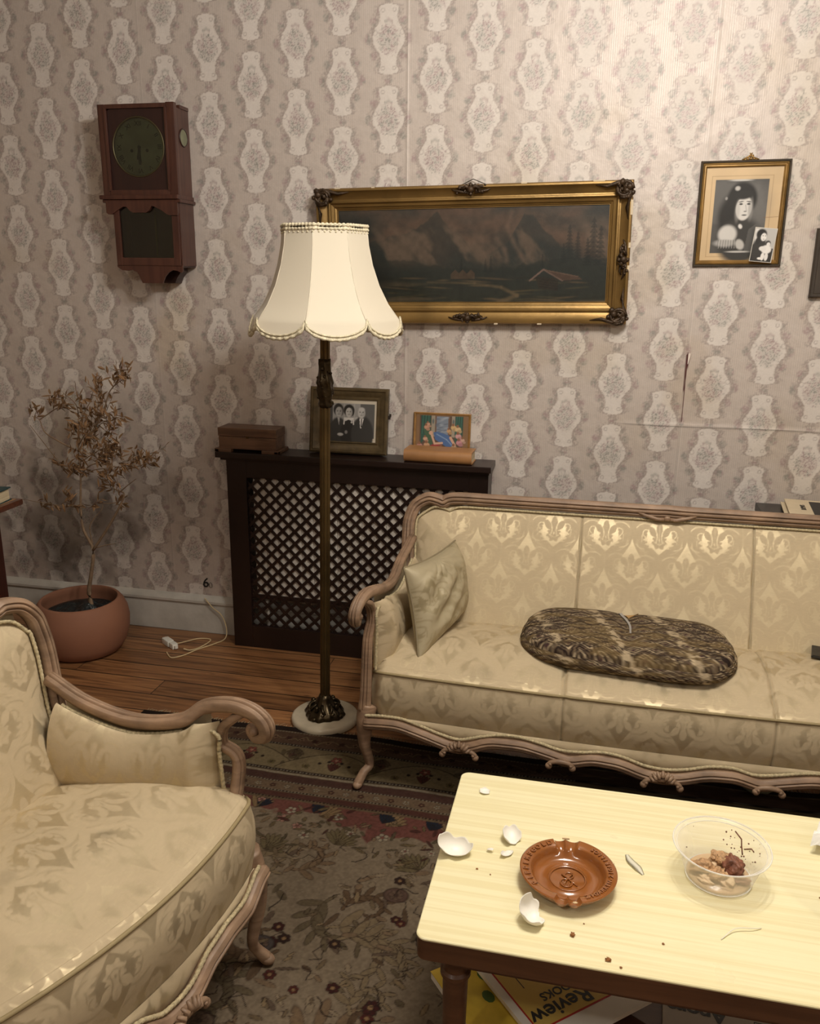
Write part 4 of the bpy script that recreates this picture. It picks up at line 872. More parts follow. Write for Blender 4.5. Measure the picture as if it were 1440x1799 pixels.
K.ell(.0, .05, .048, .055, G(.015), .15); K.ell(-.03, -.01, .045, .07, G(.02), .3); K.ell(.005, -.09, .075, .075, G(.04), .2); K.poly([(.02, -.128), (.082, -.128), (.082, -.05), (.055, -.03), (.03, -.05)], G(.10), .8)
K.ell(-.018, .084, .008, .007, G(.5), .5); K.ell(-.052, .052, .004, .005, G(.3), .5)
K.ell(.008, .020, .026, .040, G(.66), .10, -.06); K.ell(.030, .018, .008, .034, G(.30), .5, 0, .6); K.ell(.004, .062, .032, .014, G(.02), .3, .1); K.ell(-.012, .01, .008, .03, G(.42), .6, 0, .5)
for e in (-1, 1): K.ell(.010 + e * .0125, .033, .0058, .003, G(.03), .4); K.ell(.010 + e * .0125, .0405, .0085, .0016, G(.06), .4, e * -.15)
K.line([(.013, .030), (.017, .010)], .003, G(.34), .7, .0015); K.ell(.013, .009, .005, .002, G(.2), .4); K.ell(.011, -.003, .0085, .0024, G(.12), .4)
K.ell(-.038, -.066, .030, .030, G(.60), .25); K.ell(-.045, -.095, .034, .012, G(.40), .4)
for i in range(16): K.line([(-.066 + i * .0042, -.085), (-.068 + i * .0044, -.112)], .0016, G(.45 if i % 2 else .1), .8)
K.ell(.002, -.040, .006, .008, G(.7), .4, .5); K.ell(.006, -.100, .013, .018, G(.48), .3, .5); K.ell(-.01, .110, .035, .003, G(.7), .5, 0, .7); K.ell(-.0, -.124, .035, .003, G(.7), .5, 0, .7)
K.line([(.075, -.012), (.122, -.010)], .0014, hx(120, 84, 60), .8)
paint('photo_print', K, por, -.0045, m_photo)
c = MB()
for (x, z, r) in [(0, .004, .006), (-.010, .003, .005), (.010, .003, .005), (-.004, .012, .005), (.005, .013, .0045), (-.018, .001, .004), (.018, .001, .004), (0, .019, .0035)]: c.ico((x + .014, -.010, FH / 2 + z), r, 1)
c.tube([(-.014, -.010, FH / 2), (.005, -.012, FH / 2 + .010), (.018, -.010, FH / 2 + .022)], [.003, .003, .0015], 6); c.tube([(.04, -.010, FH / 2), (.02, -.012, FH / 2 + .008), (.008, -.010, FH / 2 + .022)], [.003, .003, .0015], 6)
c.build('crest_ornament', m_fr3, por, smooth=True)
snap = thing('snapshot', 'small snapshot of a woman holding a baby, tucked into the portrait frame corner', 'photograph', (.443 + .082, -.026, 1.7775 - .102)); snap.rotation_euler = (math.radians(3), math.radians(4.5), 0)
K = Canvas(np.arange(-.035, .0355, .001), np.arange(-.055, .0555, .001), G(.5)); K.poly([(-.034, -.054), (.034, -.054), (.034, -.01), (-.034, .0)], G(.03)); K.poly([(-.034, .052), (-.022, .052), (-.03, .0)], G(.7))
K.ell(-.012, .034, .017, .018, G(.02), .2); K.ell(-.012, -.014, .024, .04, G(.04), .2); K.ell(-.004, .026, .009, .013, G(.78), .2); K.ell(-.020, .012, .007, .012, G(.03), .2)
for e in (-1, 1): K.ell(-.003 + e * .004, .030, .0018, .0012, G(.05), .4)
K.ell(-.003, .019, .003, .001, G(.1)); K.ell(.014, .006, .009, .010, G(.06), .2); K.ell(.016, .003, .006, .007, G(.75), .2); K.ell(.012, -.014, .016, .014, G(.8), .2); K.ell(.0, -.012, .012, .008, G(.75), .2)
K.ell(.004, -.038, .006, .013, G(.8), .2); K.ell(.016, -.038, .006, .013, G(.75), .2); K.ell(-.004, -.045, .008, .004, G(.8), .3)
K.mesh('print', lambda X, Z: np.stack([X, -.0012 - 0 * X, Z], -1), m_photo, snap)
MB().box(-.0365, .0365, -.0008, .0, -.0565, .0565).build('paper', mat('photo_paper', hx(210, 204, 192), .6), snap)
# dark frame cut by the right edge
m_dkfr = mat('dark_oak_frame', hx(60, 50, 40), .5, noise=(10, .2), grain=((30, 30, 4), hx(34, 28, 22), .6))
rf = picture('dark_wall_frame', 'flat dark wooden picture frame cut off by the right edge of the photo', 'picture frame', (.815, -.004, 1.617), .24, .228, [(0, 0), (0, .016), (.003, .019), (.012, .018), (.014, .014), (.040, .012), (.042, 0)], m_dkfr)
K = Canvas(np.linspace(-.085, .085, 40), np.linspace(-.08, .08, 40), hx(120, 110, 96)); paint('print', K, rf, -.0045, m_photo)

# ------------------------------------------------------------ wall clock
m_ck = mat('red_mahogany', hx(76, 44, 33), .42, noise=(7, .18), grain=((60, 60, 4), hx(50, 20, 16), .5), coat=.2)
m_ckd = mat('dark_mahogany_panel', hx(46, 22, 17), .45, noise=(7, .18), grain=((60, 60, 4), hx(34, 14, 12), .5), coat=.2)
ck = thing('wall_clock', 'reddish wooden pendulum wall clock with a dull green dial, hung at the upper left', 'clock', (-1.757, 0, 1.52))
W2 = .157; c = MB(); c.box(-W2 + .004, W2 - .004, -.105, -.002, .322, .635, .002); c.box(-W2 + .012, W2 - .002, -.075, -.002, .635, .648, .002); c.build('upper_case', m_ck, ck)
c = MB(); c.box(-W2, -W2 + .030, -.128, -.104, .322, .648, .004); c.box(W2 - .034, W2, -.128, -.104, .322, .650, .004); c.box(-W2 + .03, W2 - .034, -.126, -.104, .632, .648, .003); c.box(-W2 + .03, W2 - .034, -.128, -.104, .322, .345, .004)
c.box(-W2 + .026, -W2 + .036, -.132, -.120, .34, .635, .004); c.box(W2 - .040, W2 - .030, -.132, -.120, .34, .635, .004); c.build('door_frame', m_ck, ck, angle=.6)
# door panel with a round opening
n = 64; V = []; F = []; cx_, cz_, R0 = -.002, .498, .104
rect = []
for i in range(n):
    a = 2 * math.pi * i / n; dx, dz = math.cos(a), math.sin(a); x0, x1, z0, z1 = -W2 + .03, W2 - .034, .345, .632
    t = min([(x1 - cx_) / dx if dx > 1e-6 else 9, (x0 - cx_) / dx if dx < -1e-6 else 9, (z1 - cz_) / dz if dz > 1e-6 else 9, (z0 - cz_) / dz if dz < -1e-6 else 9]); rect.append((cx_ + dx * t, cz_ + dz * t))
for i in range(n):
    a = 2 * math.pi * i / n; V += [(rect[i][0], -.118, rect[i][1]), (cx_ + (R0 + .004) * math.cos(a), -.118, cz_ + (R0 + .004) * math.sin(a)), (cx_ + R0 * math.cos(a), -.112, cz_ + R0 * math.sin(a)), (cx_ + R0 * math.cos(a), -.100, cz_ + R0 * math.sin(a))]
for i in range(n):
    j = (i + 1) % n
    for k in range(3): F.append((i * 4 + k, j * 4 + k, j * 4 + k + 1, i * 4 + k + 1))
MB().add(V, F).build('door_panel', m_ckd, ck, angle=.5)
m_dial = mat('tarnished_dial', hx(120, 122, 98), .6, noise=(14, .22)); m_num = mat('faded_numeral', hx(44, 46, 38), .7)
c = MB().lathe([(0, 0), (R0, 0), (R0, .003), (0, .003)], 64, cap=False); o = c.build('dial', m_dial, ck, angle=.5); o.rotation_euler = (math.pi / 2, 0, 0); o.location = (cx_, -.106, cz_)
for k in range(12):
    a = math.pi / 2 - (k + 1) * math.pi / 6; xx, zz = cx_ + .083 * math.cos(a), cz_ + .083 * math.sin(a)
    t = text('numeral', ['I', 'II', 'III', 'IV', 'V', 'VI', 'VII', 'VIII', 'IX', 'X', 'XI', 'XII'][k], .024, m_num, ck, TM((xx, -.1105, zz), (math.cos(a - math.pi / 2), 0, math.sin(a - math.pi / 2)), (math.cos(a), 0, math.sin(a))), .0002, .0002)
c = MB(); c.box(-.004, .004, -.0015, .0015, -.062, .004); c.ico((0, 0, .0), .007, 1, (1, .4, 1)); c.ico((0, 0, -.05), .007, 1, (1, .3, 1.4)); o = c.build('minute_hand', m_num, ck); o.location = (cx_, -.113, cz_)
c = MB(); c.box(-.004, .004, -.0015, .0015, -.045, .0); c.ico((0, 0, -.034), .007, 1, (1, .3, 1.3)); o = c.build('hour_hand', m_num, ck); o.location = (cx_, -.1115, cz_); o.rotation_euler = (0, .18, 0)
for sx in (-1, 1): MB().lathe([(0, 0), (.006, 0), (.006, .002), (0, .002)], 14, cap=False).build('winding_hole', m_num, ck).matrix_local = Matrix.Translation((cx_ + sx * .032, -.1098, cz_ - .012)) @ Matrix.Rotation(math.pi / 2, 4, 'X')
m_bez = mat('brass_bezel', hx(96, 90, 66), .4, .8)
c = MB(); c.tube([(cx_ + (R0 + .001) * math.cos(t), -.117, cz_ + (R0 + .001) * math.sin(t)) for t in np.linspace(0, 2 * math.pi, 64, endpoint=False)], .0035, 6, up=(0, 1, 0), closed=True); c.build('bezel', m_bez, ck, smooth=True)
def glassm(name, tint, k=.12, r=.08):
    m = bpy.data.materials.new(name); m.use_nodes = True; N = m.node_tree.nodes; L = m.node_tree.links; N.remove(N['Principled BSDF'])
    t = N.new('ShaderNodeBsdfTransparent'); t.inputs[0].default_value = (*tint, 1); g = N.new('ShaderNodeBsdfGlossy'); g.inputs['Roughness'].default_value = r
    lw = N.new('ShaderNodeFresnel'); lw.inputs[0].default_value = 1.45; ad = N.new('ShaderNodeMath'); ad.operation = 'ADD'; L.new(lw.outputs[0], ad.inputs[0]); ad.inputs[1].default_value = k
    mx = N.new('ShaderNodeMixShader'); L.new(ad.outputs[0], mx.inputs[0]); L.new(t.outputs[0], mx.inputs[1]); L.new(g.outputs[0], mx.inputs[2]); L.new(mx.outputs[0], N['Material Output'].inputs[0]); return m
m_glass = glassm('old_glass', (.82, .86, .80), .01, .05)
c = MB(); c.lathe([(0, 0), (R0 - .002, 0), (R0 - .002, .001), (0, .001)], 48, cap=False); o = c.build('dial_glass', m_glass, ck); o.rotation_euler = (math.pi / 2, 0, 0); o.location = (cx_, -.1175, cz_)
c = MB(); c.box(-W2 - .012, W2 + .002, -.142, -.002, .310, .326, .004); c.box(-W2 - .004, W2 + .008, -.134, -.002, .298, .310, .004); c.build('ledge', m_ck, ck)
# shaped apron under the ledge
def cutout(name, top, pts, y0, y1, m):
    n = len(pts); V = [(x, y0, z) for x, z in pts] + [(x, y0, top) for x, z in pts] + [(x, y1, z) for x, z in pts] + [(x, y1, top) for x, z in pts]; F = []
    for i in range(n - 1): F += [(i, i + 1, n + i + 1, n + i), (2 * n + i, 3 * n + i, 3 * n + i + 1, 2 * n + i + 1), (i, 2 * n + i, 2 * n + i + 1, i + 1), (n + i, n + i + 1, 3 * n + i + 1, 3 * n + i)]
    F += [(0, n, 3 * n, 2 * n), (n - 1, 3 * n - 1, 4 * n - 1, 2 * n - 1)]
    return MB().add(V, F).build(name, m, ck)
cutout('apron', .300, [(-.148, .262), (-.140, .256), (-.124, .256), (-.115, .262), (-.095, .274), (-.075, .284), (-.060, .283), (-.050, .270), (-.035, .262), (.020, .262), (.034, .270), (.044, .286), (.055, .284), (.085, .270), (.105, .256), (.118, .252), (.150, .252), (.152, .262)], -.134, -.118, m_ck)
lx0, lx1, lz0 = -.122, .150, .066
c = MB(); c.box(lx1 - .006, lx1 + .004, -.120, -.002, lz0, .30, .002); c.box(lx0, lx0 + .008, -.120, -.002, lz0, .30, .002); c.box(lx0, lx1, -.012, -.002, lz0, .30); c.build('lower_case', m_ck, ck)
c = MB(); c.box(lx0, lx0 + .024, -.128, -.116, lz0, .30, .003); c.box(lx1 - .028, lx1, -.128, -.116, lz0, .30, .003); c.box(lx0, lx1, -.127, -.116, lz0, lz0 + .030, .003); c.build('lower_door', m_ck, ck)
MB().box(lx0 + .02, lx1 - .024, -.121, -.118, lz0 + .026, .30).build('lower_glass', m_glass, ck)
MB().box(lx0 + .008, lx1 - .006, -.016, -.012, lz0, .30).build('inner_panel', m_ckd, ck)
c = MB(); c.box(-.004, .004, -.05, -.046, .10, .30); c.lathe([(0, 0), (.030, 0), (.030, .006), (0, .006)], 32, (0, 0, 0)); o = c.build('pendulum', mat('dim_brass', hx(80, 70, 46), .5, .7), ck); o.location = (.012, 0, 0)
cutout('bottom_bracket', lz0 + .002, [(-.124, .060), (-.105, .048), (-.080, .046), (-.060, .050), (-.040, .040), (-.030, .022), (-.024, .008), (-.020, .0), (.066, .0), (.070, .010), (.078, .026), (.092, .040), (.110, .050), (.130, .048), (.148, .040), (.154, .046)], -.124, -.116, m_ck)
cutout('bottom_bracket', lz0 + .002, [(-.070, .050), (-.05, .02), (-.040, .0), (.086, .0), (.095, .02), (.115, .045)], -.060, -.004, m_ckd)
MB().box(lx0, lx1, -.12, -.002, lz0 - .006, lz0 + .002).build('bottom_board', m_ckd, ck)
c = MB(); c.lathe([(0, 0), (.030, 0), (.030, .003), (0, .003)], 32, cap=False); o = c.build('side_porthole', m_dial, ck); o.rotation_euler = (0, math.pi / 2, 0); o.location = (W2 - .005, -.055, .535)
c = MB(); c.tube([(W2 - .003, -.055 + .031 * math.cos(t), .535 + .031 * math.sin(t)) for t in np.linspace(0, 2 * math.pi, 40, endpoint=False)], .003, 6, up=(1, 0, 0), closed=True); c.build('porthole_ring', m_ckd, ck, smooth=True)
# ------------------------------------------------------------ floor lamp
m_brass = mat('aged_brass', hx(98, 80, 50), .36, .75, noise=(12, .25), fine=(200, .2, .0006))
m_bronze = mat('dark_cast_bronze', hx(66, 56, 40), .28, .85, noise=(40, .35), bump=(90, .4, .002))
m_marb = mat('pale_marble', hx(188, 176, 154), .3, noise=(18, .14), coat=.2)
m_shade = bpy.data.materials.new('cream_shade_cloth'); m_shade.use_nodes = True
b = m_shade.node_tree.nodes['Principled BSDF']; b.inputs['Base Color'].default_value = (*hx(214, 205, 186), 1); b.inputs['Roughness'].default_value = .75; b.inputs['Sheen Weight'].default_value = .2
m_shtrim = mat('shade_braid', hx(214, 204, 176), .7, noise=(200, .25), bump=(300, .8, .002))
fl = thing('floor_lamp', 'tall fluted brass floor lamp with a scalloped cream shade and marble foot', 'floor lamp', (-.885, -.640, 0))
MB().lathe([(.0, .0), (.112, .0), (.120, .004), (.1215, .014), (.119, .022), (.112, .027), (.0, .027)], 64, cap=False).build('marble_base', m_marb, fl, angle=.7)
n = 96; prof = [(.066, .0), (.069, .006), (.064, .016), (.052, .030), (.038, .040), (.030, .052), (.024, .064), (.018, .078), (0, .08)]
def lob(a, z): return 1 + (.17 * abs(math.cos(2 * a + .6)) ** .6 - .06) * (1 - min(1, z / .05)) + .05 * math.cos(12 * a) * (1 - min(1, z / .07))
c = MB().lathe(prof, n, (0, 0, .027), lob, cap=False)
for k in range(4):
    a = k * math.pi / 2 - .3; R = Matrix.Rotation(a, 3, 'Z')
    for sg in (-1, 1):
        pts = [R @ Vector((.030 + .030 * (1 - math.cos(t)) * .5 + .012 * math.sin(t * 2), sg * (.010 + .022 * math.sin(t * .8)), .075 - .014 * t)) for t in np.linspace(0, 3.0, 10)]; c.tube(pts, [.005, .006, .006, .006, .006, .005, .005, .005, .004, .003], 7)
        p = R @ Vector((.048, sg * .022, .046)); c.ico(p, .012, 2, (1, 1, .7))
    p = R @ Vector((.066, 0, .034)); c.ico(p, .012, 2, (1.1, 1.1, .8)); p = R @ Vector((.05, 0, .064)); c.ico(p, .010, 2, (1, 1, 1.4))
c.build('cast_foot', m_bronze, fl, smooth=True)
pl = bpy.data.objects.new('pole', None)
bpy.data.objects.remove(pl)
lean = Vector((.0165, 0, 1))
V = lambda z: (lean.x * z, 0, z)
fn = [(.0175 * (1 - .16 * (math.cos(8 * t) > .3)) * math.cos(t), .0175 * (1 - .16 * (math.cos(8 * t) > .3)) * math.sin(t)) for t in np.linspace(0, 2 * math.pi, 64, endpoint=False)]
MB().sweep([V(.095), V(.5), V(1.0), V(1.21)], fn, up=(0, 1, 0)).build('pole', m_brass, fl, angle=.5)
MB().sweep([V(1.20), V(1.30), V(1.45)], [(a * .9, b * .9) for a, b in fn], up=(0, 1, 0)).build('upper_pole', m_brass, fl, angle=.5)
c = MB(); x0 = lean.x * 1.22
c.lathe([(.012, 1.14), (.021, 1.145), (.023, 1.155), (.020, 1.165), (.024, 1.18), (.027, 1.20), (.024, 1.214), (.027, 1.222), (.025, 1.232), (.021, 1.25), (.0195, 1.27), (.0205, 1.285), (.019, 1.30), (.012, 1.301)], 40, (x0, 0, 0), lambda a, z: 1 + .09 * math.cos(6 * a + z * 60), cap=False)
for k in range(26): a, z = rnd.uniform(0, 6.28), 1.15 + .13 * k / 26; c.ico((x0 + .023 * math.cos(a), .023 * math.sin(a), z), rnd.uniform(.004, .007), 1)
c.build('cast_collar', m_bronze, fl, smooth=True)
# shade: eight panels between ribs, bell profile, scalloped hem
cz = 1.545; sx0 = lean.x * 1.55; NA = 240; prof = [(.133, 1.706), (.137, 1.66), (.146, 1.61), (.160, 1.56), (.180, 1.51), (.205, 1.465), (.236, 1.425)]
PR = cr([(r, z) for r, z in prof], 26)
P = []
rot = math.radians(-90 + 3.5)
for j, (r, z) in enumerate(PR):
    row = []
    for i in range(NA):
        a = 2 * math.pi * i / NA; fr_ = (a / (math.pi / 4)) % 1.0; d = fr_ - .5
        flat = math.cos(math.pi / 8) / math.cos(d * math.pi / 4); wgt = j / 25; k = (1 - wgt * .0) * (1 + (flat - 1) * (.85 + .15 * wgt)); rr_ = r * k * 1.012
        zz = z; row.append((sx0 + rr_ * math.cos(a + rot), rr_ * math.sin(a + rot), zz))
    P.append(row)
for jj in range(1, 9):  # hem hanging into scallops
    row = []
    for i in range(NA):
        a = 2 * math.pi * i / NA; fr_ = (a / (math.pi / 4)) % 1.0; d = fr_ - .5; drop = .048 * math.sqrt(max(0, 1 - (abs(d) / .5) ** 2.0)); s_ = jj / 8
        b0 = P[25][i]; dirv = Vector((b0[0] - sx0, b0[1], 0)).normalized(); row.append((b0[0] + dirv.x * drop * s_ * .38, b0[1] + dirv.y * drop * s_ * .38, b0[2] - drop * s_))
    P.append(row)
P = np.array(P); sh = mesh_obj('shade', P.reshape(-1, 3), grid_faces(NA, P.shape[0], True), m_shade, fl, True)
so = sh.modifiers.new('solid', 'SOLIDIFY'); so.thickness = .002; so.offset = 0
def beadring(path, r, name):
    Q = np.array(path); sc = [r * (1 + .35 * math.sin(i * 1.7)) for i in range(len(Q))]
    return MB().tube(Q, sc, 6, closed=True).build(name, m_shtrim, sh, smooth=True)
beadring(P[-1] , .0052, 'hem_braid')
beadring([(p[0] + (p[0] - sx0) * .004, p[1] * 1.004, p[2] + .010) for p in P[-1]], .0028, 'hem_picot')
beadring([(p[0] + (p[0] - sx0) * .005, p[1] * 1.005, p[2] - .001) for p in P[0]], .0052, 'top_braid')
beadring([(p[0] + (p[0] - sx0) * .010, p[1] * 1.010, p[2] - .012) for p in P[0]], .0045, 'top_braid')
c = MB()
for i in range(0, NA, 5): p = P[1][i]; c.ico((p[0] + (p[0] - sx0) * .012, p[1] * 1.012, 1.706 - .021), .0035, 1)
c.build('top_picot', m_shtrim, sh, smooth=True)
c = MB()
for k in range(8): c.tube([tuple(P[j][int(NA / 8 * k)]) for j in range(0, 26, 5)] , .0016, 5)
c.build('rib_seam', m_shade, sh, smooth=True)
c = MB(); c.tube([(sx0 + .13 * math.cos(t), .13 * math.sin(t), 1.70) for t in np.linspace(0, 2 * math.pi, 40, endpoint=False)], .002, 6, closed=True)
for k in range(3): a = k * 2.094; c.tube([(sx0, 0, 1.62), (sx0 + .13 * math.cos(a), .13 * math.sin(a), 1.70)], .0018, 6)
c.build('shade_carrier', m_bronze, fl, smooth=True)
c = MB().lathe([(.016, 1.44), (.018, 1.50), (.014, 1.52), (.03, 1.56), (.030, 1.59), (.012, 1.62), (0, 1.622)], 24, (sx0, 0, 0)); c.build('bulb_holder', m_marb, fl, smooth=True)

# ------------------------------------------------------------ pot with dried olive tree
m_terra = mat('terracotta', hx(140, 95, 72), .75, noise=(5, .08), fine=(160, .15, .0006))
PX, PY = -2.075, -.30
pot = thing('potted_tree', 'round terracotta pot holding a dried-up little olive tree, in front of the baseboard', 'potted plant', (PX, PY, 0))
MB().lathe([(0, .0), (.135, .0), (.158, .012), (.180, .05), (.193, .10), (.196, .14), (.190, .18), (.176, .212), (.166, .226), (.160, .232), (.152, .231), (.150, .222), (.156, .20), (.170, .15), (.168, .13), (0, .13)], 72, cap=False).build('pot', m_terra, pot, angle=1.2)
m_bag = mat('black_plastic', (.012, .016, .017), .35, bump=(22, 1.0, .02))
U, W_ = np.meshgrid(np.linspace(0, 2 * math.pi, 49)[:-1], np.linspace(0, 1, 22)); rr_ = W_ * .150; X = rr_ * np.cos(U); Y = rr_ * np.sin(U)
Z = .172 + .045 * (fbm(X * 22 + 5, Y * 22, 6, 3) - .35) * (1 - W_ ** 4) + .035 * np.exp(-((X - .04) ** 2 + (Y) ** 2) / .0016)
mesh_obj('plastic_liner', np.stack([X, Y, Z], -1).reshape(-1, 3), grid_faces(48, 22, True), m_bag, pot, False)
m_bark = mat('dry_bark', hx(122, 100, 78), .85, noise=(40, .25), bump=(120, .6, .002)); m_leaf = mat('dried_leaf', hx(122, 92, 62), .75, noise=(25, .35))
BR = {'main':[(-2.017,.17),(-2.028, 0.26), (-2.009, 0.348), (-1.99, 0.455), (-2.026, 0.54), (-2.028, 0.638), (-2.014, 0.773), (-2.015, 0.875), (-2.0, 1.039), (-2.058, 1.1)],
'crown':[(-2.016, 0.867), (-1.945, 0.95), (-1.889, 1.044), (-1.851, 1.122), (-1.769, 1.18)],
'lu':[(-2.024, 0.87), (-2.099, 0.906), (-2.152, 0.94), (-2.17, 0.989), (-2.2, 1.002)],
'lu2':[(-2.17, 0.989), (-2.144, 1.005), (-2.084, 1.039), (-2.054, 1.026)],
'lm':[(-2.016, 0.78), (-2.081, 0.783), (-2.132, 0.832), (-2.242, 0.957)],
'll':[(-2.031, 0.638), (-2.129, 0.639), (-2.275, 0.659)],
'r':[(-1.986, 0.455), (-1.885, 0.588), (-1.82, 0.693), (-1.834, 0.718), (-1.903, 0.728)],
'r1':[(-1.82, 0.693), (-1.878, 0.66), (-1.982, 0.652)],
'r2':[(-1.991, 0.474), (-1.994, 0.558), (-1.937, 0.629), (-1.93, 0.66)],
'tw':[(-1.986, 0.459), (-1.935, 0.474), (-1.895, 0.481)],
'rf':[(-2.014, 0.773), (-1.942, 0.821), (-1.817, 0.817), (-1.723, 0.833), (-1.647, 0.887)],
'rg':[(-1.826, 0.718), (-1.784, 0.75), (-1.739, 0.782)],
'c1':[(-2.015, 0.882), (-1.978, 0.934), (-1.91, 0.987), (-1.818, 0.984)],
'c2':[(-2.022, 0.816), (-1.971, 0.848), (-1.913, 0.88), (-1.85, 0.883)],
'c3':[(-2.006, 0.968), (-1.968, 1.034), (-1.931, 1.091)],
'c4':[(-2.016, 0.758), (-1.961, 0.79), (-1.881, 0.802)]}
tr = random.Random(12)
ysl = dict(main=0, crown=.12, lu=-.10, lu2=-.05, lm=.2, ll=-.2, r=-.15, r1=.1, r2=.1, tw=.3, rf=-.2, rg=-.3, c1=-.2, c2=.3, c3=.2, c4=.25)
def by(k, x): return ysl[k] * (abs(x + 2.015)) * .6
tips = []
for k, pts in BR.items():
    P3 = cr([(x - PX, by(k, x), z) for x, z in pts], 40); r0 = {'main': .0105, 'r': .0062, 'crown': .0045, 'lu': .0036}.get(k, .0028)
    R = np.interp(np.linspace(0, 1, 40), [0, .35, 1], [r0, r0 * (.62 if k == 'main' else .8), .0011])
    MB().tube(P3, R, 8).build('trunk' if k == 'main' else 'branch', m_bark, pot, smooth=True)
CL = [(-1.819, 1.144, 0.043, 30), (-1.795, 1.158, 0.029, 14), (-1.901, 1.078, 0.043, 20), (-1.905, 1.036, 0.05, 26), (-1.941, 0.986, 0.057, 34), (-1.863, 0.989, 0.036, 16), (-1.931, 0.936, 0.057, 34), (-1.981, 0.905, 0.043, 22), (-1.971, 0.848, 0.057, 44), (-1.917, 0.837, 0.05, 36), (-1.825, 0.82, 0.05, 40), (-1.862, 0.84, 0.036, 20), (-1.899, 0.78, 0.043, 16), (-1.698, 0.856, 0.036, 18), (-1.739, 0.825, 0.029, 12), (-1.872, 0.726, 0.05, 22), (-1.83, 0.762, 0.029, 10), (-1.935, 0.726, 0.036, 8), (-2.201, 0.995, 0.021, 14), (-2.084, 1.043, 0.032, 24), (-2.096, 1.077, 0.018, 8), (-2.104, 0.793, 0.032, 14), (-2.065, 0.784, 0.021, 8), (-2.213, 0.629, 0.021, 4), (-2.155, 0.629, 0.029, 10), (-2.089, 0.634, 0.036, 26), (-2.008, 0.947, 0.021, 16), (-2.025, 0.787, 0.029, 16), (-1.996, 0.759, 0.029, 10), (-1.958, 0.654, 0.036, 8), (-1.887, 0.655, 0.021, 8), (-1.987, 1.075, 0.029, 10)]
LV = []; LF = []; tw = MB()
for (x, z, r, n) in CL:
    for k in range(max(1, n // 4)):
        a = tr.uniform(.2, 2.6); L = r * tr.uniform(1.2, 2.2); bx_, bz_, by_ = x + tr.uniform(-r, r) * .5 - PX, z + tr.uniform(-r, r) * .5, tr.uniform(-r, r)
        e = (bx_ + L * math.cos(a), by_ + tr.uniform(-r, r) * .6, bz_ + L * math.sin(a)); tw.tube([(bx_, by_, bz_), ((bx_ + e[0]) / 2, (by_ + e[1]) / 2, (bz_ + e[2]) / 2 + tr.uniform(-.006, .006)), e], [.0011, .0009, .0005], 4)
        m_ = 5
        for q_ in range(m_):
            t = (q_ + .5) / m_; base = Vector((bx_ + (e[0] - bx_) * t, by_ + (e[1] - by_) * t, bz_ + (e[2] - bz_) * t))
            ang = a + tr.choice([-1, 1]) * tr.uniform(.3, 1.0); droop = tr.random() < .25
            d = Vector((math.cos(ang), tr.uniform(-.5, .5), math.sin(ang) if not droop else -abs(math.sin(ang)))).normalized(); ln = tr.uniform(.022, .040); wd = tr.uniform(.0034, .0062)
            sd = d.cross(Vector((tr.uniform(-1, 1), tr.uniform(-1, 1), tr.uniform(-1, 1)))).normalized(); up = d.cross(sd); i0 = len(LV); cv = tr.uniform(-.35, .35)
            for s_ in (0, .25, .5, .75, 1):
                w_ = wd * math.sin(math.pi * (.08 + .88 * s_)) ** .8; p = base + d * ln * s_ + up * cv * ln * s_ * s_
                LV += [tuple(p + sd * w_ + up * w_ * .5), tuple(p), tuple(p - sd * w_ + up * w_ * .5)]
            for s_ in range(4): LF += [(i0 + s_ * 3, i0 + s_ * 3 + 1, i0 + s_ * 3 + 4, i0 + s_ * 3 + 3), (i0 + s_ * 3 + 1, i0 + s_ * 3 + 2, i0 + s_ * 3 + 5, i0 + s_ * 3 + 4)]
tw.build('twigs', m_bark, pot, smooth=True)['kind'] = 'stuff'
o = mesh_obj('dry_leaves', LV, LF, m_leaf, pot, False); o['kind'] = 'stuff'

# ------------------------------------------------------------ cord with white connector
m_cord = mat('cream_cable', hx(206, 184, 142), .5); m_plug = mat('white_plastic', hx(226, 224, 214), .35)
cd = thing('extension_cord', 'thin cream cable with a white plastic connector, lying on the boards beside the plant pot', 'cable', (-1.70, -.2, 0))
def W(pts): return [(x + 1.70, y + .2, z) for x, y, z in pts]
c = MB(); c.tube(cr(W([(-1.636, -.034, .172), (-1.60, -.034, .13), (-1.56, -.036, .10), (-1.535, -.045, .05), (-1.530, -.07, .006), (-1.555, -.13, .003), (-1.60, -.20, .003), (-1.63, -.265, .003), (-1.665, -.300, .003), (-1.69, -.285, .003), (-1.715, -.255, .003)]), 80), .0027, 7)
c.tube(cr(W([(-1.71, -.205, .016), (-1.68, -.14, .006), (-1.645, -.095, .003), (-1.60, -.088, .003), (-1.585, -.11, .003), (-1.60, -.18, .003), (-1.625, -.22, .006), (-1.65, -.228, .014)]), 70), .0027, 7); c.build('cable', m_cord, cd, smooth=True)
c = MB(); c.box(-.045, .012, -.015, .015, .001, .027, .006); c.box(-.052, -.040, -.010, .010, .004, .024, .003); o = c.build('connector_socket', m_plug, cd, angle=.7); o.location = (-.035, .012, 0); o.rotation_euler = (0, 0, -.62)
c = MB(); c.box(.0, .034, -.013, .013, .001, .025, .005); c.box(.030, .046, -.007, .007, .006, .020, .003); o = c.build('connector_plug', m_plug, cd, angle=.7); o.location = (-.022, .004, 0); o.rotation_euler = (0, 0, -.62)

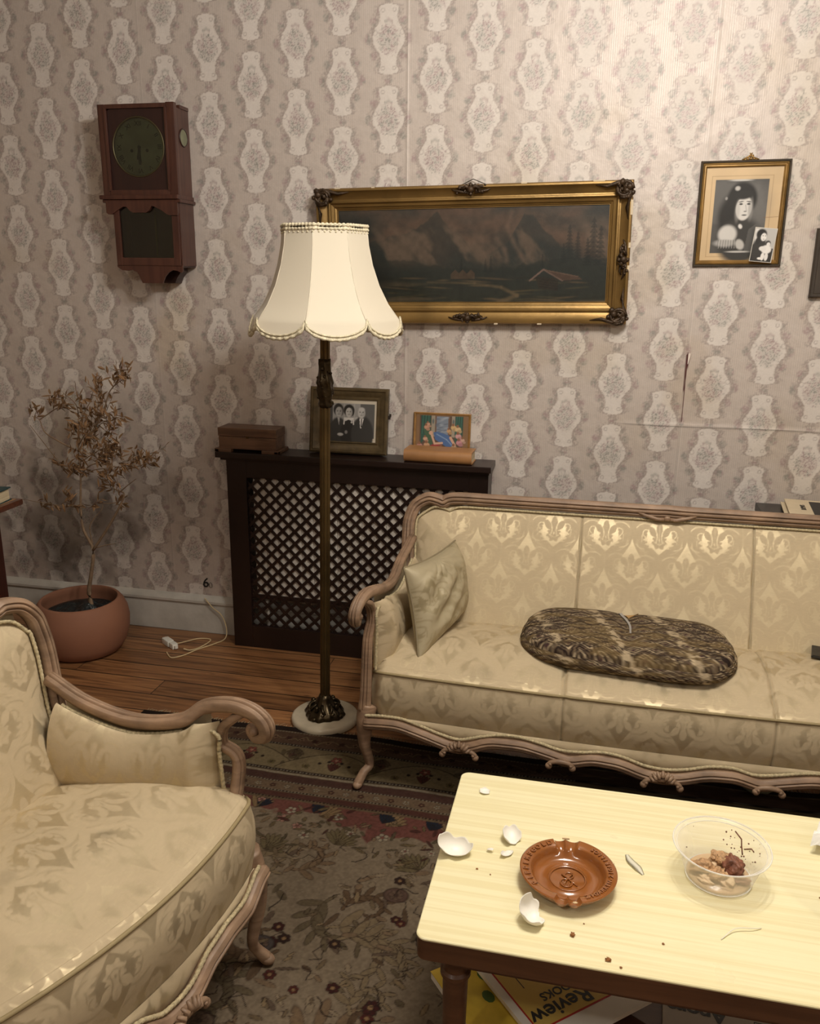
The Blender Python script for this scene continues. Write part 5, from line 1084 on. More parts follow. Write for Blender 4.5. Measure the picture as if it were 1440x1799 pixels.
# ------------------------------------------------------------ side table with book, left edge
m_tab = mat('polished_cherry', hx(92, 50, 32), .3, noise=(5, .2), grain=((3, 60, 60), hx(50, 24, 16), .5), coat=.4); m_tabt = mat('worn_table_top', hx(150, 116, 84), .45, noise=(8, .2))
st = thing('side_table', 'brown wooden side table with rounded worn edge, at the far left edge', 'table', (-2.42, -.95, 0))
MB().box(-.36, .35, -.36, .36, .718, .742, .010).build('table_top', m_tab, st, angle=.7)
MB().box(-.34, .333, -.343, .343, .7385, .7435, .001).build('top_veneer', m_tabt, st)
MB().box(-.30, .285, -.30, .30, 0.0, .718, .004).build('cabinet_body', mat('deep_red_wood', hx(58, 24, 16), .4, grain=((60, 60, 4), hx(30, 12, 8), .5)), st)
tb = thing('hardback_book', 'thick hardback with teal cover and cream pages on the side table', 'book', (-2.175, -.70, .7435), .12)
MB().box(-.10, .082, -.07, .066, .003, .044).build('pages', m_pages, tb)
m_teal = mat('teal_cloth', hx(36, 62, 64), .6); MB().box(-.105, .088, -.075, .072, .044, .048, .001).box(-.105, .088, -.075, .072, 0, .003, .001).box(-.108, -.103, -.075, .072, 0, .048, .001).build('cover', m_teal, tb)

# ------------------------------------------------------------ black stool behind the sofa with newspapers
m_blk = mat('black_board', (.020, .018, .016), .4)
sb = thing('black_side_table', 'black low table behind the right end of the sofa, against the wall', 'table', (.86, -.20, 0))
MB().box(-.26, .26, -.17, .16, .735, .765, .003).build('table_top', m_blk, sb)
for sx in (-1, 1):
    for sy in (-1, 1): MB().box(sx * .235 - .02, sx * .235 + .02, sy * .13 - .02 - .005, sy * .13 + .02 - .005, 0, .735, .002).build('leg', m_blk, sb)
m_news = mat('newsprint', hx(196, 180, 152), .85, noise=(12, .06)); m_nd = mat('news_ink', hx(50, 46, 42), .85)
nw = thing('newspaper_stack', 'folded newspapers lying on the black table behind the sofa', 'newspaper', (.845, -.19, .765), -.10)
c = MB(); r_ = random.Random(4)
for i in range(6): dx, dy = r_.uniform(-.012, .012), r_.uniform(-.01, .01); c.box(-.165 + dx, .17 + dx, -.12 + dy, .12 + dy, i * .0045, i * .0045 + .0038, .0012)
c.build('folded_sheets', m_news, nw)
MB().box(-.085, -.03, -.09, .09, .0268, .0274).build('printed_block', m_nd, nw)
c = MB()
for i in range(7): c.box(.07 + i * .012, .076 + i * .012, -.10, .02, .0268, .0273)
c.build('printed_lines', m_nd, nw)
text('headline', 'Baby not', .045, m_nd, nw, TM((.03, -.01, .0272), (0, 1, 0), (-1, 0, 0)), .0003, .0004)
text('headline', 'news', .034, m_nd, nw, TM((-.115, .0, .0272), (0, 1, 0), (-1, 0, 0)), .0003, .0003)

# ------------------------------------------------------------ things on the sofa
def pillow_pt(A_, B_, C_, D_, nrm, th, n=110, seed=0):
    """A top-front, B top-back, C bottom-back, D bottom-front"""
    U, Vv = np.meshgrid(np.linspace(0, 1, n), np.linspace(0, 1, n)); A_, B_, C_, D_ = map(np.array, (A_, B_, C_, D_))
    pu = np.abs(U - .5) * 2; pv = np.abs(Vv - .5) * 2; pin = .055 * np.sin(pv * 0 + math.pi * U) * 0
    Uc = .5 + (U - .5) * (1 - .10 * (1 - pv ** 2) * pu ** 2); Vc = .5 + (Vv - .5) * (1 - .10 * (1 - pu ** 2) * pv ** 2)
    base = (D_[None, None] * ((1 - Uc) * (1 - Vc))[..., None] + C_[None, None] * (Uc * (1 - Vc))[..., None] + A_[None, None] * ((1 - Uc) * Vc)[..., None] + B_[None, None] * (Uc * Vc)[..., None])
    h = th * ((1 - pu ** 2.6) * (1 - pv ** 2.6)) ** .48
    return U, Vv, base, h, pu, pv
A_, B_, C_, D_ = (-.548, -.86, .690), (-.437, -.56, .695), (-.395, -.585, .455), (-.482, -.935, .420)
U, Vv, base, h, pu, pv = pillow_pt(A_, B_, C_, D_, None, .07)
nrm = np.cross(np.array(C_) - np.array(D_), np.array(A_) - np.array(D_)); nrm = nrm / np.linalg.norm(nrm); nrm = nrm if nrm[0] > 0 else -nrm
wr = (fbm(U * 5 + 2 * Vv, Vv * 4 - 2 * U, 3, 3) - .5) * .022 + .010 * np.sin((U * 3 - Vv * 4) * 5 + 3 * fbm(U * 3, Vv * 3, 9, 2)) * np.exp(-((U - .35) ** 2 + (Vv - .5) ** 2) / .08)
wr = wr + .012 * np.abs(np.sin(np.arctan2(Vv - 1.0, U - .42) * 7)) * np.exp(-(np.hypot(U - .42, Vv - 1.0) / .30) ** 2)
m_pil = mat('silky_damask', attr=True, alpha_gloss=(.55, .34, .35), spec=.4, bump=(30, .3, .003))
def pil_col(U, V, s):
    m = damask_mask(U * .34 * 1.0 + .3, V * .30 + .02) * sst(.45, .6, fbm(U * 3, V * 3, 5 + s, 3)); t = hx(168, 156, 128); g = hx(150, 138, 108); C = t * (1 - m[..., None]) + g * m[..., None]
    return np.concatenate([C, (.35 + .65 * m)[..., None]], -1)
pw = thing('throw_pillow', 'rumpled silky beige-green pillow leaning in the left corner of the long sofa', 'pillow', (0, 0, 0)); ofs = np.array(D_)
pw.location = tuple(D_)
surf('pillow_front', base + nrm * (h * 1.0 + wr * (1 - pu ** 4) * (1 - pv ** 4))[..., None] - ofs, m_pil, pw, pil_col(U, Vv, 0))
surf('pillow_back', base - nrm * (h * .55)[..., None] - ofs, m_pil, pw, pil_col(U, Vv, 2), flip=True)
edge = np.vstack([base[0], base[:, -1], base[-1, ::-1], base[::-1, 0]]) - ofs
MB().tube(edge[::4], .0035, 6, closed=True).build('edge_seam', mat('pillow_seam', hx(128, 116, 90), .7), pw, smooth=True)

# patterned kilim cushion lying on the seat
out = [(-.175, -.78), (-.168, -.69), (-.125, -.615), (-.05, -.592), (.05, -.592), (.13, -.592), (.22, -.602), (.32, -.608), (.39, -.620), (.432, -.66), (.450, -.74), (.455, -.80), (.435, -.88), (.37, -.945), (.26, -.955), (.15, -.945), (.05, -.940), (-.04, -.930), (-.115, -.895), (-.162, -.84)]
O = cr(out + [out[0]], 260)[:-1]; ctr = np.array([.14, -.755]); nr = 90
T, I = np.meshgrid(np.linspace(0, 1, nr), np.arange(len(O)), indexing='ij')
X = ctr[0] + (O[I, 0] - ctr[0]) * T; Y = ctr[1] + (O[I, 1] - ctr[1]) * T
hh = .070 * (1 - T ** 5) ** .42 + .010 * (fbm(X * 9, Y * 9, 6, 3) - .5)
sag = -.010 * np.exp(-((X - .14) / .03) ** 2); zz = .452 + .030 + hh * .55 + sag
def kilim(X, Y):
    Xw = X + (fbm(X * 10, Y * 10, 3, 2) - .5) * .010; Yw = Y + (fbm(X * 10, Y * 10, 8, 2) - .5) * .008
    px, py = .062, .042; row = np.floor(Yw / py); a = np.abs(((Xw / px + .5 * (row % 2)) % 1) - .5) * 2; b = np.abs((Yw / py) % 1 - .5) * 2; d = a + b
    band_ = .5 + .5 * np.sin(d * 2 * math.pi * 2.1); b2 = np.abs(((Xw + .35 * Yw) / .19) % 1 - .5) * 2
    dk, md, lt, pu_, yl = hx(40, 30, 27), hx(100, 84, 66), hx(186, 168, 138), hx(66, 46, 46), hx(122, 102, 66)
    C = np.ones(X.shape + (3,)) * md; bl = lambda C, m, c: C * (1 - m[..., None]) + c * m[..., None]
    C = bl(C, sst(.35, .6, band_), dk); C = bl(C, np.exp(-((d - .92) / .07) ** 2), lt); C = bl(C, 1 - sst(.22, .32, d), pu_); C = bl(C, np.exp(-((d - .45) / .05) ** 2) * .8, lt * .9)
    C = bl(C, sst(.45, .62, fbm(Xw * 14, Yw * 60, 12, 3)) * .55, yl * .9); C = bl(C, sst(.55, .7, fbm(Xw * 40, Yw * 110, 15, 2)) * .6, dk); C = bl(C, sst(.78, .9, b2) * sst(.4, .6, fbm(Xw * 50, Yw * 90, 5, 2)) * .7, lt)
    return C * (.72 + .5 * fbm(X * 300, Y * 300, 4, 2))[..., None]
C1 = kilim(X, Y)
m_kil = mat('kilim_weave', attr=True, rough=.9, spec=.15, fine=(420, .5, .0015))
cush = thing('kilim_cushion', 'dark brown patterned kilim cushion with a split seam, lying flat on the sofa seat', 'cushion', (.14, -.755, .445)); of = np.array([.14, -.755, .445])
surf('top_cover', np.stack([X, Y, zz], -1) - of, m_kil, cush, C1, flip=True)
zl = .475 - .030 * (1 - T ** 4) ** .5
T2, I2 = np.meshgrid(np.linspace(0, 1, 20), np.arange(len(O)), indexing='ij'); XE = ctr[0] + (O[I2, 0] - ctr[0]) * 1.0; YE = ctr[1] + (O[I2, 1] - ctr[1])
bul = .010 * np.sin(T2 * math.pi); dirx = (O[I2, 0] - ctr[0]); diry = (O[I2, 1] - ctr[1]); dl = np.hypot(dirx, diry); XE = XE + dirx / dl * bul; YE = YE + diry / dl * bul
ZE = zz[-1][I2] * (1 - T2) + .444 * T2
surf('side_cover', np.stack([XE, YE, ZE], -1) - of, m_kil, cush, kilim(XE + YE * .3, YE + ZE * 1.6), flip=True)
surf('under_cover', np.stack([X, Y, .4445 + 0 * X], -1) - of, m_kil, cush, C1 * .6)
m_zip = mat('grey_zip_tape', hx(150, 146, 142), .6, bump=(400, .6, .001)); m_foam = mat('bare_tan_lining', hx(172, 136, 88), .85)
def ztop(x, y):
    k = np.argmin((X - x) ** 2 + (Y - y) ** 2); return zz.ravel()[k]
zp = [(.128, -.573), (.124, -.60), (.126, -.64), (.140, -.68), (.150, -.73), (.150, -.79)]
c = MB().sweep([tuple(np.array([x, y, ztop(x, y) + .0022]) - of) for x, y in cr(zp, 20)], [(-.006, 0), (.006, 0), (.006, .002), (-.006, .002)], scale=list(np.linspace(1, .45, 20))); c.build('zip_tape', m_zip, cush)
c = MB(); ps = [(.136, -.585), (.176, -.592), (.180, -.615), (.168, -.645), (.148, -.668), (.138, -.64)]; V0 = [tuple(np.array([x, y, ztop(x, y) + .002]) - of) for x, y in ps]; c.add(V0 + [(x, y, z + .002) for x, y, z in V0], [tuple(range(6, 12)), tuple(range(6))[::-1]] + [(i, (i + 1) % 6, 6 + (i + 1) % 6, 6 + i) for i in range(6)]); c.build('lining_gap', m_foam, cush)
c = MB()
for k in range(14): x = .04 + rnd.uniform(-.03, .06); y = -.574; z = ztop(x, y); c.tube([tuple(np.array([x, y, z]) - of), tuple(np.array([x + rnd.uniform(-.01, .01), y + .004, z + .008]) - of), tuple(np.array([x + rnd.uniform(-.015, .015), y, z + rnd.uniform(.008, .018)]) - of)], .0007, 4)
c.build('loose_threads', m_kil, cush)
ph = thing('dark_phone', 'flat black slab on the sofa seat, cut off by the right edge of the photo', 'phone', (.775, -.675, .452), -.22); ph.rotation_euler = (.06, 0, -.22)
MB().box(-.075, .075, -.038, .038, 0, .008, .003).build('body', mat('black_gloss', (.012, .012, .014), .15), ph); MB().box(-.071, .071, -.034, .034, .008, .0085).build('screen', mat('screen_glass', (.01, .01, .012), .08), ph)
# crumpled plastic under the sofa
c = MB(); bm = bmesh.new(); bmesh.ops.create_icosphere(bm, subdivisions=4, radius=.055)
for v in bm.verts: s_ = 1 + .35 * (float(fbm(np.array([v.co.x * 40 + 9]), np.array([v.co.y * 40 + v.co.z * 30]), 3, 3)[0]) - .5); v.co = Vector((v.co.x * s_ * 1.05, v.co.y * s_ * .8, v.co.z * s_ * .72))
c.bm(bm); o = c.build('crumpled_bag', mat('pale_plastic_film', hx(150, 160, 146), .25, spec=.6), None, angle=.5, loc=(.575, -.76, .038 + RT)); tag(o, 'crumpled pale plastic bag on the rug under the sofa', 'plastic bag')

# ------------------------------------------------------------ coffee table
m_lam = bpy.data.materials.new('yellow_laminate'); m_lam.use_nodes = True; N = m_lam.node_tree.nodes; L = m_lam.node_tree.links; b = N['Principled BSDF']; b.inputs['Roughness'].default_value = .32
tc = N.new('ShaderNodeTexCoord'); mp = N.new('ShaderNodeMapping'); mp.inputs['Scale'].default_value = (1.6, 120, 1); L.new(tc.outputs['Object'], mp.inputs[0]); nz = N.new('ShaderNodeTexNoise'); nz.inputs['Scale'].default_value = 1; nz.inputs['Detail'].default_value = 3; nz.inputs['Distortion'].default_value = .5; L.new(mp.outputs[0], nz.inputs[0])
cr2 = N.new('ShaderNodeValToRGB'); cr2.color_ramp.elements[0].position = .40; cr2.color_ramp.elements[0].color = (*hx(228, 217, 172), 1); cr2.color_ramp.elements[1].position = .6; cr2.color_ramp.elements[1].color = (*hx(236, 228, 188), 1); L.new(nz.outputs[0], cr2.inputs[0])
sm = N.new('ShaderNodeTexNoise'); sm.inputs['Scale'].default_value = 7; sm.inputs['Detail'].default_value = 4; L.new(tc.outputs['Object'], sm.inputs[0]); mr = N.new('ShaderNodeMapRange'); mr.inputs[1].default_value = .3; mr.inputs[2].default_value = .7; mr.inputs[3].default_value = .26; mr.inputs[4].default_value = .42; L.new(sm.outputs[0], mr.inputs[0]); L.new(mr.outputs[0], b.inputs['Roughness']); L.new(cr2.outputs[0], b.inputs['Base Color'])
m_twood = mat('brown_table_wood', hx(98, 64, 42), .45, noise=(6, .15), grain=((4, 60, 60), hx(66, 38, 22), .5), coat=.15)
TX0, TX1, TY0, TY1, TZ = -.236, .98, -2.140, -1.632, .50
ct = thing('coffee_table', 'low coffee table with pale yellow laminate top and brown wooden edge, in the right foreground', 'coffee table', ((TX0 + TX1) / 2, (TY0 + TY1) / 2, 0)); hw, hd = (TX1 - TX0) / 2, (TY1 - TY0) / 2
def rrect(hx_, hy, r, z0, z1, n=8):
    P = []
    for (sx, sy, a0) in ((1, 1, 0), (-1, 1, 90), (-1, -1, 180), (1, -1, 270)):
        for k in range(n + 1): a = math.radians(a0 + 90 * k / n); P.append((sx * (hx_ - r) + r * math.cos(a), sy * (hy - r) + r * math.sin(a)))
    m_ = len(P); e = .0015
    rings = [([p for p in P], z0), ([p for p in P], z1 - e), ([(x - e * np.sign(x), y - e * np.sign(y)) for x, y in P], z1)]
    V = [(x, y, z) for ring, z in rings for x, y in ring]; F = [(j * m_ + i, j * m_ + (i + 1) % m_, (j + 1) * m_ + (i + 1) % m_, (j + 1) * m_ + i) for j in range(2) for i in range(m_)] + [tuple(range(m_))[::-1], tuple(2 * m_ + i for i in range(m_))]
    return MB().add(V, F)
rrect(hw, hd, .018, TZ - .004, TZ).build('table_top', m_lam, ct)
rrect(hw - .001, hd - .001, .018, TZ - .044, TZ - .004).build('top_edge', m_twood, ct, angle=.6)
rrect(hw - .05, hd - .04, .01, TZ - .085, TZ - .046).build('apron', m_twood, ct, angle=.6)
lp = [(.014, 0), (.016, .05), (.020, .2), (.0225, .36), (.0225, .372), (.027, .376), (.027, .384), (.022, .388), (.0215, .41), (.0215, .44), (0, .44)]
for sx in (-1, 1):
    for sy in (-1, 1): MB().lathe(lp, 28, (sx * (hw - .062), sy * (hd - .062), RT)).build('leg', m_twood, ct, angle=.5)
SHZ = .150
rrect(hw - .075, hd - .075, .01, SHZ - .014, SHZ).build('lower_shelf', m_twood, ct)
# ------------------------------------------------------------ ashtray
m_glaze = mat('amber_glaze', hx(140, 84, 38), .14, spec=.6, coat=.6, noise=(16, .10))
m_chipc = mat('bare_ceramic', hx(214, 190, 150), .8)
AR = .087
at = thing('ashtray', 'round amber glazed ceramic ashtray with raised lettering round its rim, on the yellow table', 'ashtray', (.008, -1.947, TZ), math.radians(6))
def notch(a, z):
    # pairs of cigarette rests near the top and the bottom
    d = 0
    for a0 in (1.66, 1.30, -1.46, -1.86): d = max(d, 1 if abs((a - a0 + math.pi) % (2 * math.pi) - math.pi) < .125 else 0)
    return d
def groove(a):
    d = 0
    for a0 in (1.70, 1.42, -1.50, -1.78):
        q = abs((a - a0 + math.pi) % (2 * math.pi) - math.pi) / .135
        if q < 1: d = max(d, math.sqrt(1 - q * q))
    return d
n = 180; prof = [(.0, .006), (.030, .0065), (.0345, .009), (.037, .007), (.050, .0045), (.060, .008), (.0645, .016), (.0665, .0255), (.069, .028), (.078, .0295), (.0855, .031), (.0875, .0295), (.086, .026), (.074, .012), (.064, .002), (.060, 0), (0, 0)]
V = []
for (r, z) in prof:
    for i in range(n):
        a = 2 * math.pi * i / n; zz_ = z
        if r > .0655 and z > .024: zz_ = z - (.0085 if r < .0865 else .0065) * groove(a)
        V.append((r * math.cos(a), r * math.sin(a), zz_))
F = [(j * n + i, j * n + (i + 1) % n, (j + 1) * n + (i + 1) % n, (j + 1) * n + i) for j in range(len(prof) - 1) for i in range(n)]
MB().add(V, F).build('dish', m_glaze, at, angle=.8)
def ring_text(s, a0, a1, r, size, outward):
    for k, ch in enumerate(s):
        a = a0 + (a1 - a0) * k / (len(s) - 1); p = (r * math.cos(a), r * math.sin(a), .0305)
        rad_ = Vector((math.cos(a), math.sin(a), 0)); tan = Vector((-math.sin(a), math.cos(a), 0))
        ax, ay = (-tan, rad_) if outward else (tan, -rad_)
        text('raised_letter', ch, size, m_glaze, at, TM(p, ax, ay), .0011, .0003)
ring_text('PIEPERSGOLD', math.radians(216), math.radians(114), .0762, .0145, True)
ring_text('ZIGARREN-ZIGARILLOS', math.radians(-68), math.radians(50), .0762, .0112, False)
c = MB(); c.tube([(.032 * math.cos(t), .032 * math.sin(t), .0085) for t in np.linspace(0, 2 * math.pi, 48, endpoint=False)], .0013, 6, closed=True)
for (x, y, r) in ((.003, .010, .008), (-.003, -.010, .0105)): c.tube([(x + r * math.cos(t), y + r * math.sin(t), .0075) for t in np.linspace(0, 2 * math.pi, 30, endpoint=False)], .0014, 6, closed=True)
c.tube([(.010, .016, .0075), (.004, .006, .0085), (-.004, -.006, .0085), (-.008, -.018, .0075)], .0016, 6); c.tube([(-.010, .012, .0075), (.0, .002, .0085), (.006, -.006, .008), (.016, -.016, .0075)], .0016, 6)
for k in range(5): c.tube([(-.010 + k * .004, -.016, .0072), (-.009 + k * .004, -.006, .008)], .0009, 5)
c.build('raised_emblem', m_glaze, at, smooth=True)
c = MB(); c.box(-.006, .008, .0855, .0885, .0285, .0315, .001); c.ico((.006, -.0865, .030), .0022, 1, (2.2, 1, .6)); c.ico((.083, .024, .0305), .0018, 1); c.build('glaze_chip', m_chipc, at)

# ------------------------------------------------------------ clear plastic bowl with leftovers
def plastic(name, op, tint=(.90, .86, .80)):
    m = bpy.data.materials.new(name); m.use_nodes = True; N = m.node_tree.nodes; L = m.node_tree.links; b = N['Principled BSDF']; b.inputs['Base Color'].default_value = (*tint, 1); b.inputs['Roughness'].default_value = .18
    t = N.new('ShaderNodeBsdfTransparent'); lw = N.new('ShaderNodeLayerWeight'); lw.inputs[0].default_value = .35
    mr = N.new('ShaderNodeMapRange'); L.new(lw.outputs['Facing'], mr.inputs[0]); mr.inputs[3].default_value = op; mr.inputs[4].default_value = min(1, op * 3.2)
    mx = N.new('ShaderNodeMixShader'); L.new(mr.outputs[0], mx.inputs[0]); L.new(t.outputs[0], mx.inputs[1]); L.new(b.outputs[0], mx.inputs[2]); L.new(mx.outputs[0], N['Material Output'].inputs[0]); return m
m_pl = plastic('clear_plastic', .20)
bw = thing('plastic_bowl', 'clear round takeaway bowl with food leftovers stuck inside, on the yellow table', 'bowl', (.279, -1.868, TZ)); bw.scale = (1, 1, 1.16)
MB().lathe([(0, .0025), (.052, .0025), (.0585, .005), (.062, .012), (.070, .035), (.0785, .056), (.0835, .059), (.0855, .0595), (.0862, .0585)], 72, cap=False).build('bowl_wall', m_pl, bw, smooth=True)
c = MB()
for (r, z, t) in ((.0855, .0595, .0013), (.0585, .0045, .0010), (.0785, .0555, .0007)): c.tube([(r * math.cos(a), r * math.sin(a), z) for a in np.linspace(0, 2 * math.pi, 72, endpoint=False)], t, 6, closed=True)
c.build('rim', plastic('rim_plastic', .35, (.95, .93, .88)), bw, smooth=True)
m_crust = mat('fried_crust', hx(184, 146, 106), .6, noise=(90, .4), bump=(160, 1, .006)); m_rag = mat('dark_sauce', hx(124, 78, 58), .5, noise=(70, .4), bump=(150, .8, .004)); m_pale = mat('pale_scrap', hx(214, 186, 150), .5, noise=(50, .15), bump=(90, .6, .003))
def lump(r, sc, seed, amp=.6):
    bm = bmesh.new(); bmesh.ops.create_icosphere(bm, subdivisions=4, radius=1)
    for v in bm.verts:
        s_ = 1 + amp * (float(fbm(np.array([v.co.x * 2.6 + seed * 3]), np.array([v.co.y * 2.6 + v.co.z * 2.1]), seed, 4)[0]) - .5) * 1.5
        v.co = Vector((v.co.x * s_ * r * sc[0], v.co.y * s_ * r * sc[1], v.co.z * s_ * r * sc[2]))
    return bm
food = [((-.026, -.001, .017), .018, (1.35, .8, .55), m_crust, 'knobbly golden crust scrap at the left inside the plastic bowl'), ((-.004, -.017, .015), .015, (1, .95, .6), m_crust, 'rounded fried scrap near the middle of the plastic bowl'),
        ((.022, .008, .022), .017, (1.0, .9, .8), m_rag, 'reddish brown saucy scrap on the right inside the plastic bowl'), ((.006, .022, .022), .015, (1.1, .8, .6), m_crust, 'orange crumbly scrap at the back of the plastic bowl'),
        ((-.012, .010, .012), .016, (1.4, .7, .4), m_pale, 'pale torn scrap between the fried pieces in the bowl'), ((.012, -.022, .012), .013, (1.0, .9, .5), m_pale, 'pale wet scrap at the front of the plastic bowl'), ((-.024, -.026, .010), .012, (1.1, .8, .5), m_pale, 'flat pale scrap at the front left of the plastic bowl'), ((.034, -.016, .012), .012, (1.2, .9, .5), m_rag, 'small brown scrap at the front right of the plastic bowl')]
for i, (p, r, sc, m, lb) in enumerate(food):
    o = MB().bm(lump(r * 1.15, sc, i + 1, .9)).build('food_scrap', m, None, smooth=True, loc=(.279 + p[0] * 1.05, -1.868 + p[1], TZ + p[2] * 1.1)); o.rotation_euler = (0, 0, i * .9); tag(o, lb, 'food scrap', 'leftovers in the plastic bowl')
c = MB(); r_ = random.Random(8)
for i in range(34):
    a = r_.uniform(.15, 1.25) if i < 20 else r_.uniform(.0, 2.6); t = r_.uniform(.0, 1); rr_ = .064 + (.0775 - .064) * t; c.ico((rr_ * math.cos(a), rr_ * math.sin(a), .016 + .038 * t), r_.uniform(.0006, .0019), 1)
c.tube([(.064 * math.cos(.75), .064 * math.sin(.75), .020), (.068 * math.cos(.85), .068 * math.sin(.85), .032), (.071 * math.cos(.9), .071 * math.sin(.9), .042), (.073 * math.cos(1.1), .073 * math.sin(1.1), .050)], .0013, 5)
c.tube([(.067 * math.cos(.75), .067 * math.sin(.75), .030), (.070 * math.cos(.55), .070 * math.sin(.55), .038), (.070 * math.cos(.45), .070 * math.sin(.45), .036)], .0012, 5)
c.build('sauce_spatter', m_rag, bw, smooth=True)
MB().lathe([(0, .003), (.050, .003), (.056, .006), (.054, .0085), (0, .0075)], 48, cap=False).build('cloudy_residue', plastic('greasy_film', .45, hx(222, 190, 150)), bw, smooth=True)

# ------------------------------------------------------------ egg shells, crumbs, paper
m_shell = mat('egg_shell', hx(236, 232, 222), .4, spec=.5)
def shell(name, loc, r, rot, cut, lb, seed, sc=(1, 1, 1)):
    r_ = random.Random(seed); nt, npz = 44, 12; V = []
    rag = [cut * (1 + .20 * math.sin(k * .29 + seed) + .10 * math.sin(k * .9 + seed) + r_.uniform(-.025, .025)) for k in range(nt)]
    for j in range(npz):
        for i in range(nt): a = 2 * math.pi * i / nt; th = rag[i] * j / (npz - 1); V.append((r * sc[0] * math.sin(th) * math.cos(a), r * sc[1] * math.sin(th) * math.sin(a), -r * sc[2] * math.cos(th)))
    o = mesh_obj(name, V, grid_faces(nt, npz, True), m_shell, None, True, loc=loc); s_ = o.modifiers.new('thick', 'SOLIDIFY'); s_.thickness = .0012; o.rotation_euler = rot; tag(o, lb, 'egg shell', 'pieces of white egg shell'); return o
shell('eggshell_piece', (-.205, -1.915, TZ + .027), .028, (.35, .25, .3), 1.35, 'large curved egg shell piece overhanging the left edge of the yellow table', 2, (1.25, .9, .9))
shell('eggshell_piece', (-.045, -2.058, TZ + .026), .026, (.5, .35, .8), 1.35, 'large egg shell piece just in front of the amber ashtray', 5, (1.0, 1.05, .9))
shell('eggshell_piece', (-.103, -1.848, TZ + .0185), .022, (.3, .3, .3), 1.25, 'crushed egg shell behind the left rim of the ashtray', 7, (.9, 1.15, .8))
shell('eggshell_piece', (-.108, -1.895, TZ + .0085), .013, (.1, .2, 1.0), 1.1, 'small flat egg shell flake left of the ashtray', 9, (1.3, .7, .6))
shell('eggshell_piece', (-.176, -1.702, TZ + .0075), .014, (.1, .1, .2), 1.0, 'small egg shell flake near the far left corner of the yellow table', 11, (1.1, .8, .5))
shell('eggshell_piece', (-.140, -1.893, TZ + .004), .007, (.1, 3.0, .2), .9, 'tiny egg shell chip between the large left shell and the ashtray', 13, (1.1, .8, .5))
m_slv = plastic('translucent_skin', .5, (.86, .84, .72))
c = MB().sweep(cr([(-.012, .026, 0), (-.006, .006, .0025), (.006, -.010, .0025), (.016, -.026, 0)], 16), [(-.007, .0), (0, .0018), (.007, 0), (0, .0005)], scale=list(np.interp(np.linspace(0, 1, 16), [0, .3, .7, 1], [.5, 1.0, 1.1, .4]))); o = c.build('onion_skin', m_slv, None, smooth=True, loc=(.128, -1.868, TZ + .0005)); tag(o, 'translucent sliver of skin between the ashtray and the plastic bowl', 'food scrap')
c = MB().tube(cr([(-.035, -.030, .001), (-.010, -.005, .006), (.02, .004, .005), (.035, .012, .001)], 24), .0009, 5); o = c.build('plastic_strip', mat('white_strip', hx(240, 236, 220), .3), None, smooth=True, loc=(.30, -2.0, TZ)); tag(o, 'thin white curved plastic strip in front of the plastic bowl', 'strip')
m_crumb = mat('brown_crumb', hx(150, 100, 56), .8, noise=(90, .3))
for i, (x, y, r, lb) in enumerate([(.080, -2.118, .0042, 'reddish crumb near the front edge of the yellow table'), (.022, -2.077, .0045, 'pale tan crumb in front of the ashtray'), (-.158, -1.948, .0018, 'tiny dark crumb right of the large left egg shell'), (.170, -2.062, .0020, 'tiny dark crumb in the empty middle of the yellow table'), (.452, -1.885, .0022, 'dark crumb beside the drinking glass'), (.100, -2.130, .0020, 'tiny crumb at the front edge beside the reddish crumb'), (.04, -2.045, .0014, 'tiny crumb under the right side of the ashtray'), (-.132, -1.958, .0014, 'tiny crumb left of the ashtray')]):
    o = MB().bm(lump(r, (1, 1, .7), i + 20, 1.0)).build('crumb', m_crumb, None, smooth=True, loc=(x, y, TZ + r * .5)); tag(o, lb, 'crumb', 'crumbs on the yellow table')
# folded white paper
U, Vv = np.meshgrid(np.linspace(0, 1, 26), np.linspace(0, 1, 18))
X = -.045 + .13 * U; Y = -.035 + .075 * Vv; Z = .020 + .022 * np.abs(np.sin(Vv * 6 + U * 2)) + .020 * U + .012 * (fbm(U * 6, Vv * 6, 3, 3) - .5)
o = mesh_obj('crumpled_paper', np.stack([X, Y + .01 * np.sin(U * 5), Z], -1).reshape(-1, 3), grid_faces(26, 18), mat('white_paper', hx(236, 234, 228), .7), None, False, loc=(.515, -1.745, TZ - .004)); o.rotation_euler = (0, .0, -.45); s_ = o.modifiers.new('thick', 'SOLIDIFY'); s_.thickness = .0008; tag(o, 'crumpled white paper at the right edge of the yellow table', 'paper')
# drinking glass cut off by the frame
g = thing('drinking_glass', 'dark-rimmed drinking glass at the right edge of the yellow table', 'glass', (.487, -1.95, TZ))
MB().lathe([(0, .006), (.030, .006), (.034, .095), (.0355, .0955), (.0365, .094), (.0325, .0), (0, 0)], 48, cap=False).build('tumbler', glassm('smoky_glass', (.45, .42, .38), .10, .03), g, angle=.6)

# ------------------------------------------------------------ magazines and papers on the lower shelf
m_wp = mat('magazine_white', hx(222, 216, 204), .45); m_yel = mat('magazine_yellow', hx(198, 168, 84), .5, noise=(5, .05)); m_redl = mat('magazine_red_line', hx(170, 34, 26), .5); m_ik = mat('magazine_black', (.015, .013, .012), .5)
E1 = Vector((-.75, -.66, 0)).normalized(); E2 = Vector((.66, -.75, 0)).normalized()     # reading direction, letter-top direction
Z1 = .200
cor = Vector((.187, -1.868, 0))
mg = thing('literary_magazine', 'yellow-covered magazine with white border and black title, upside down under the coffee table', 'magazine', (cor.x, cor.y, Z1)); mg.rotation_euler = (0, 0, math.atan2(E1.y, E1.x))
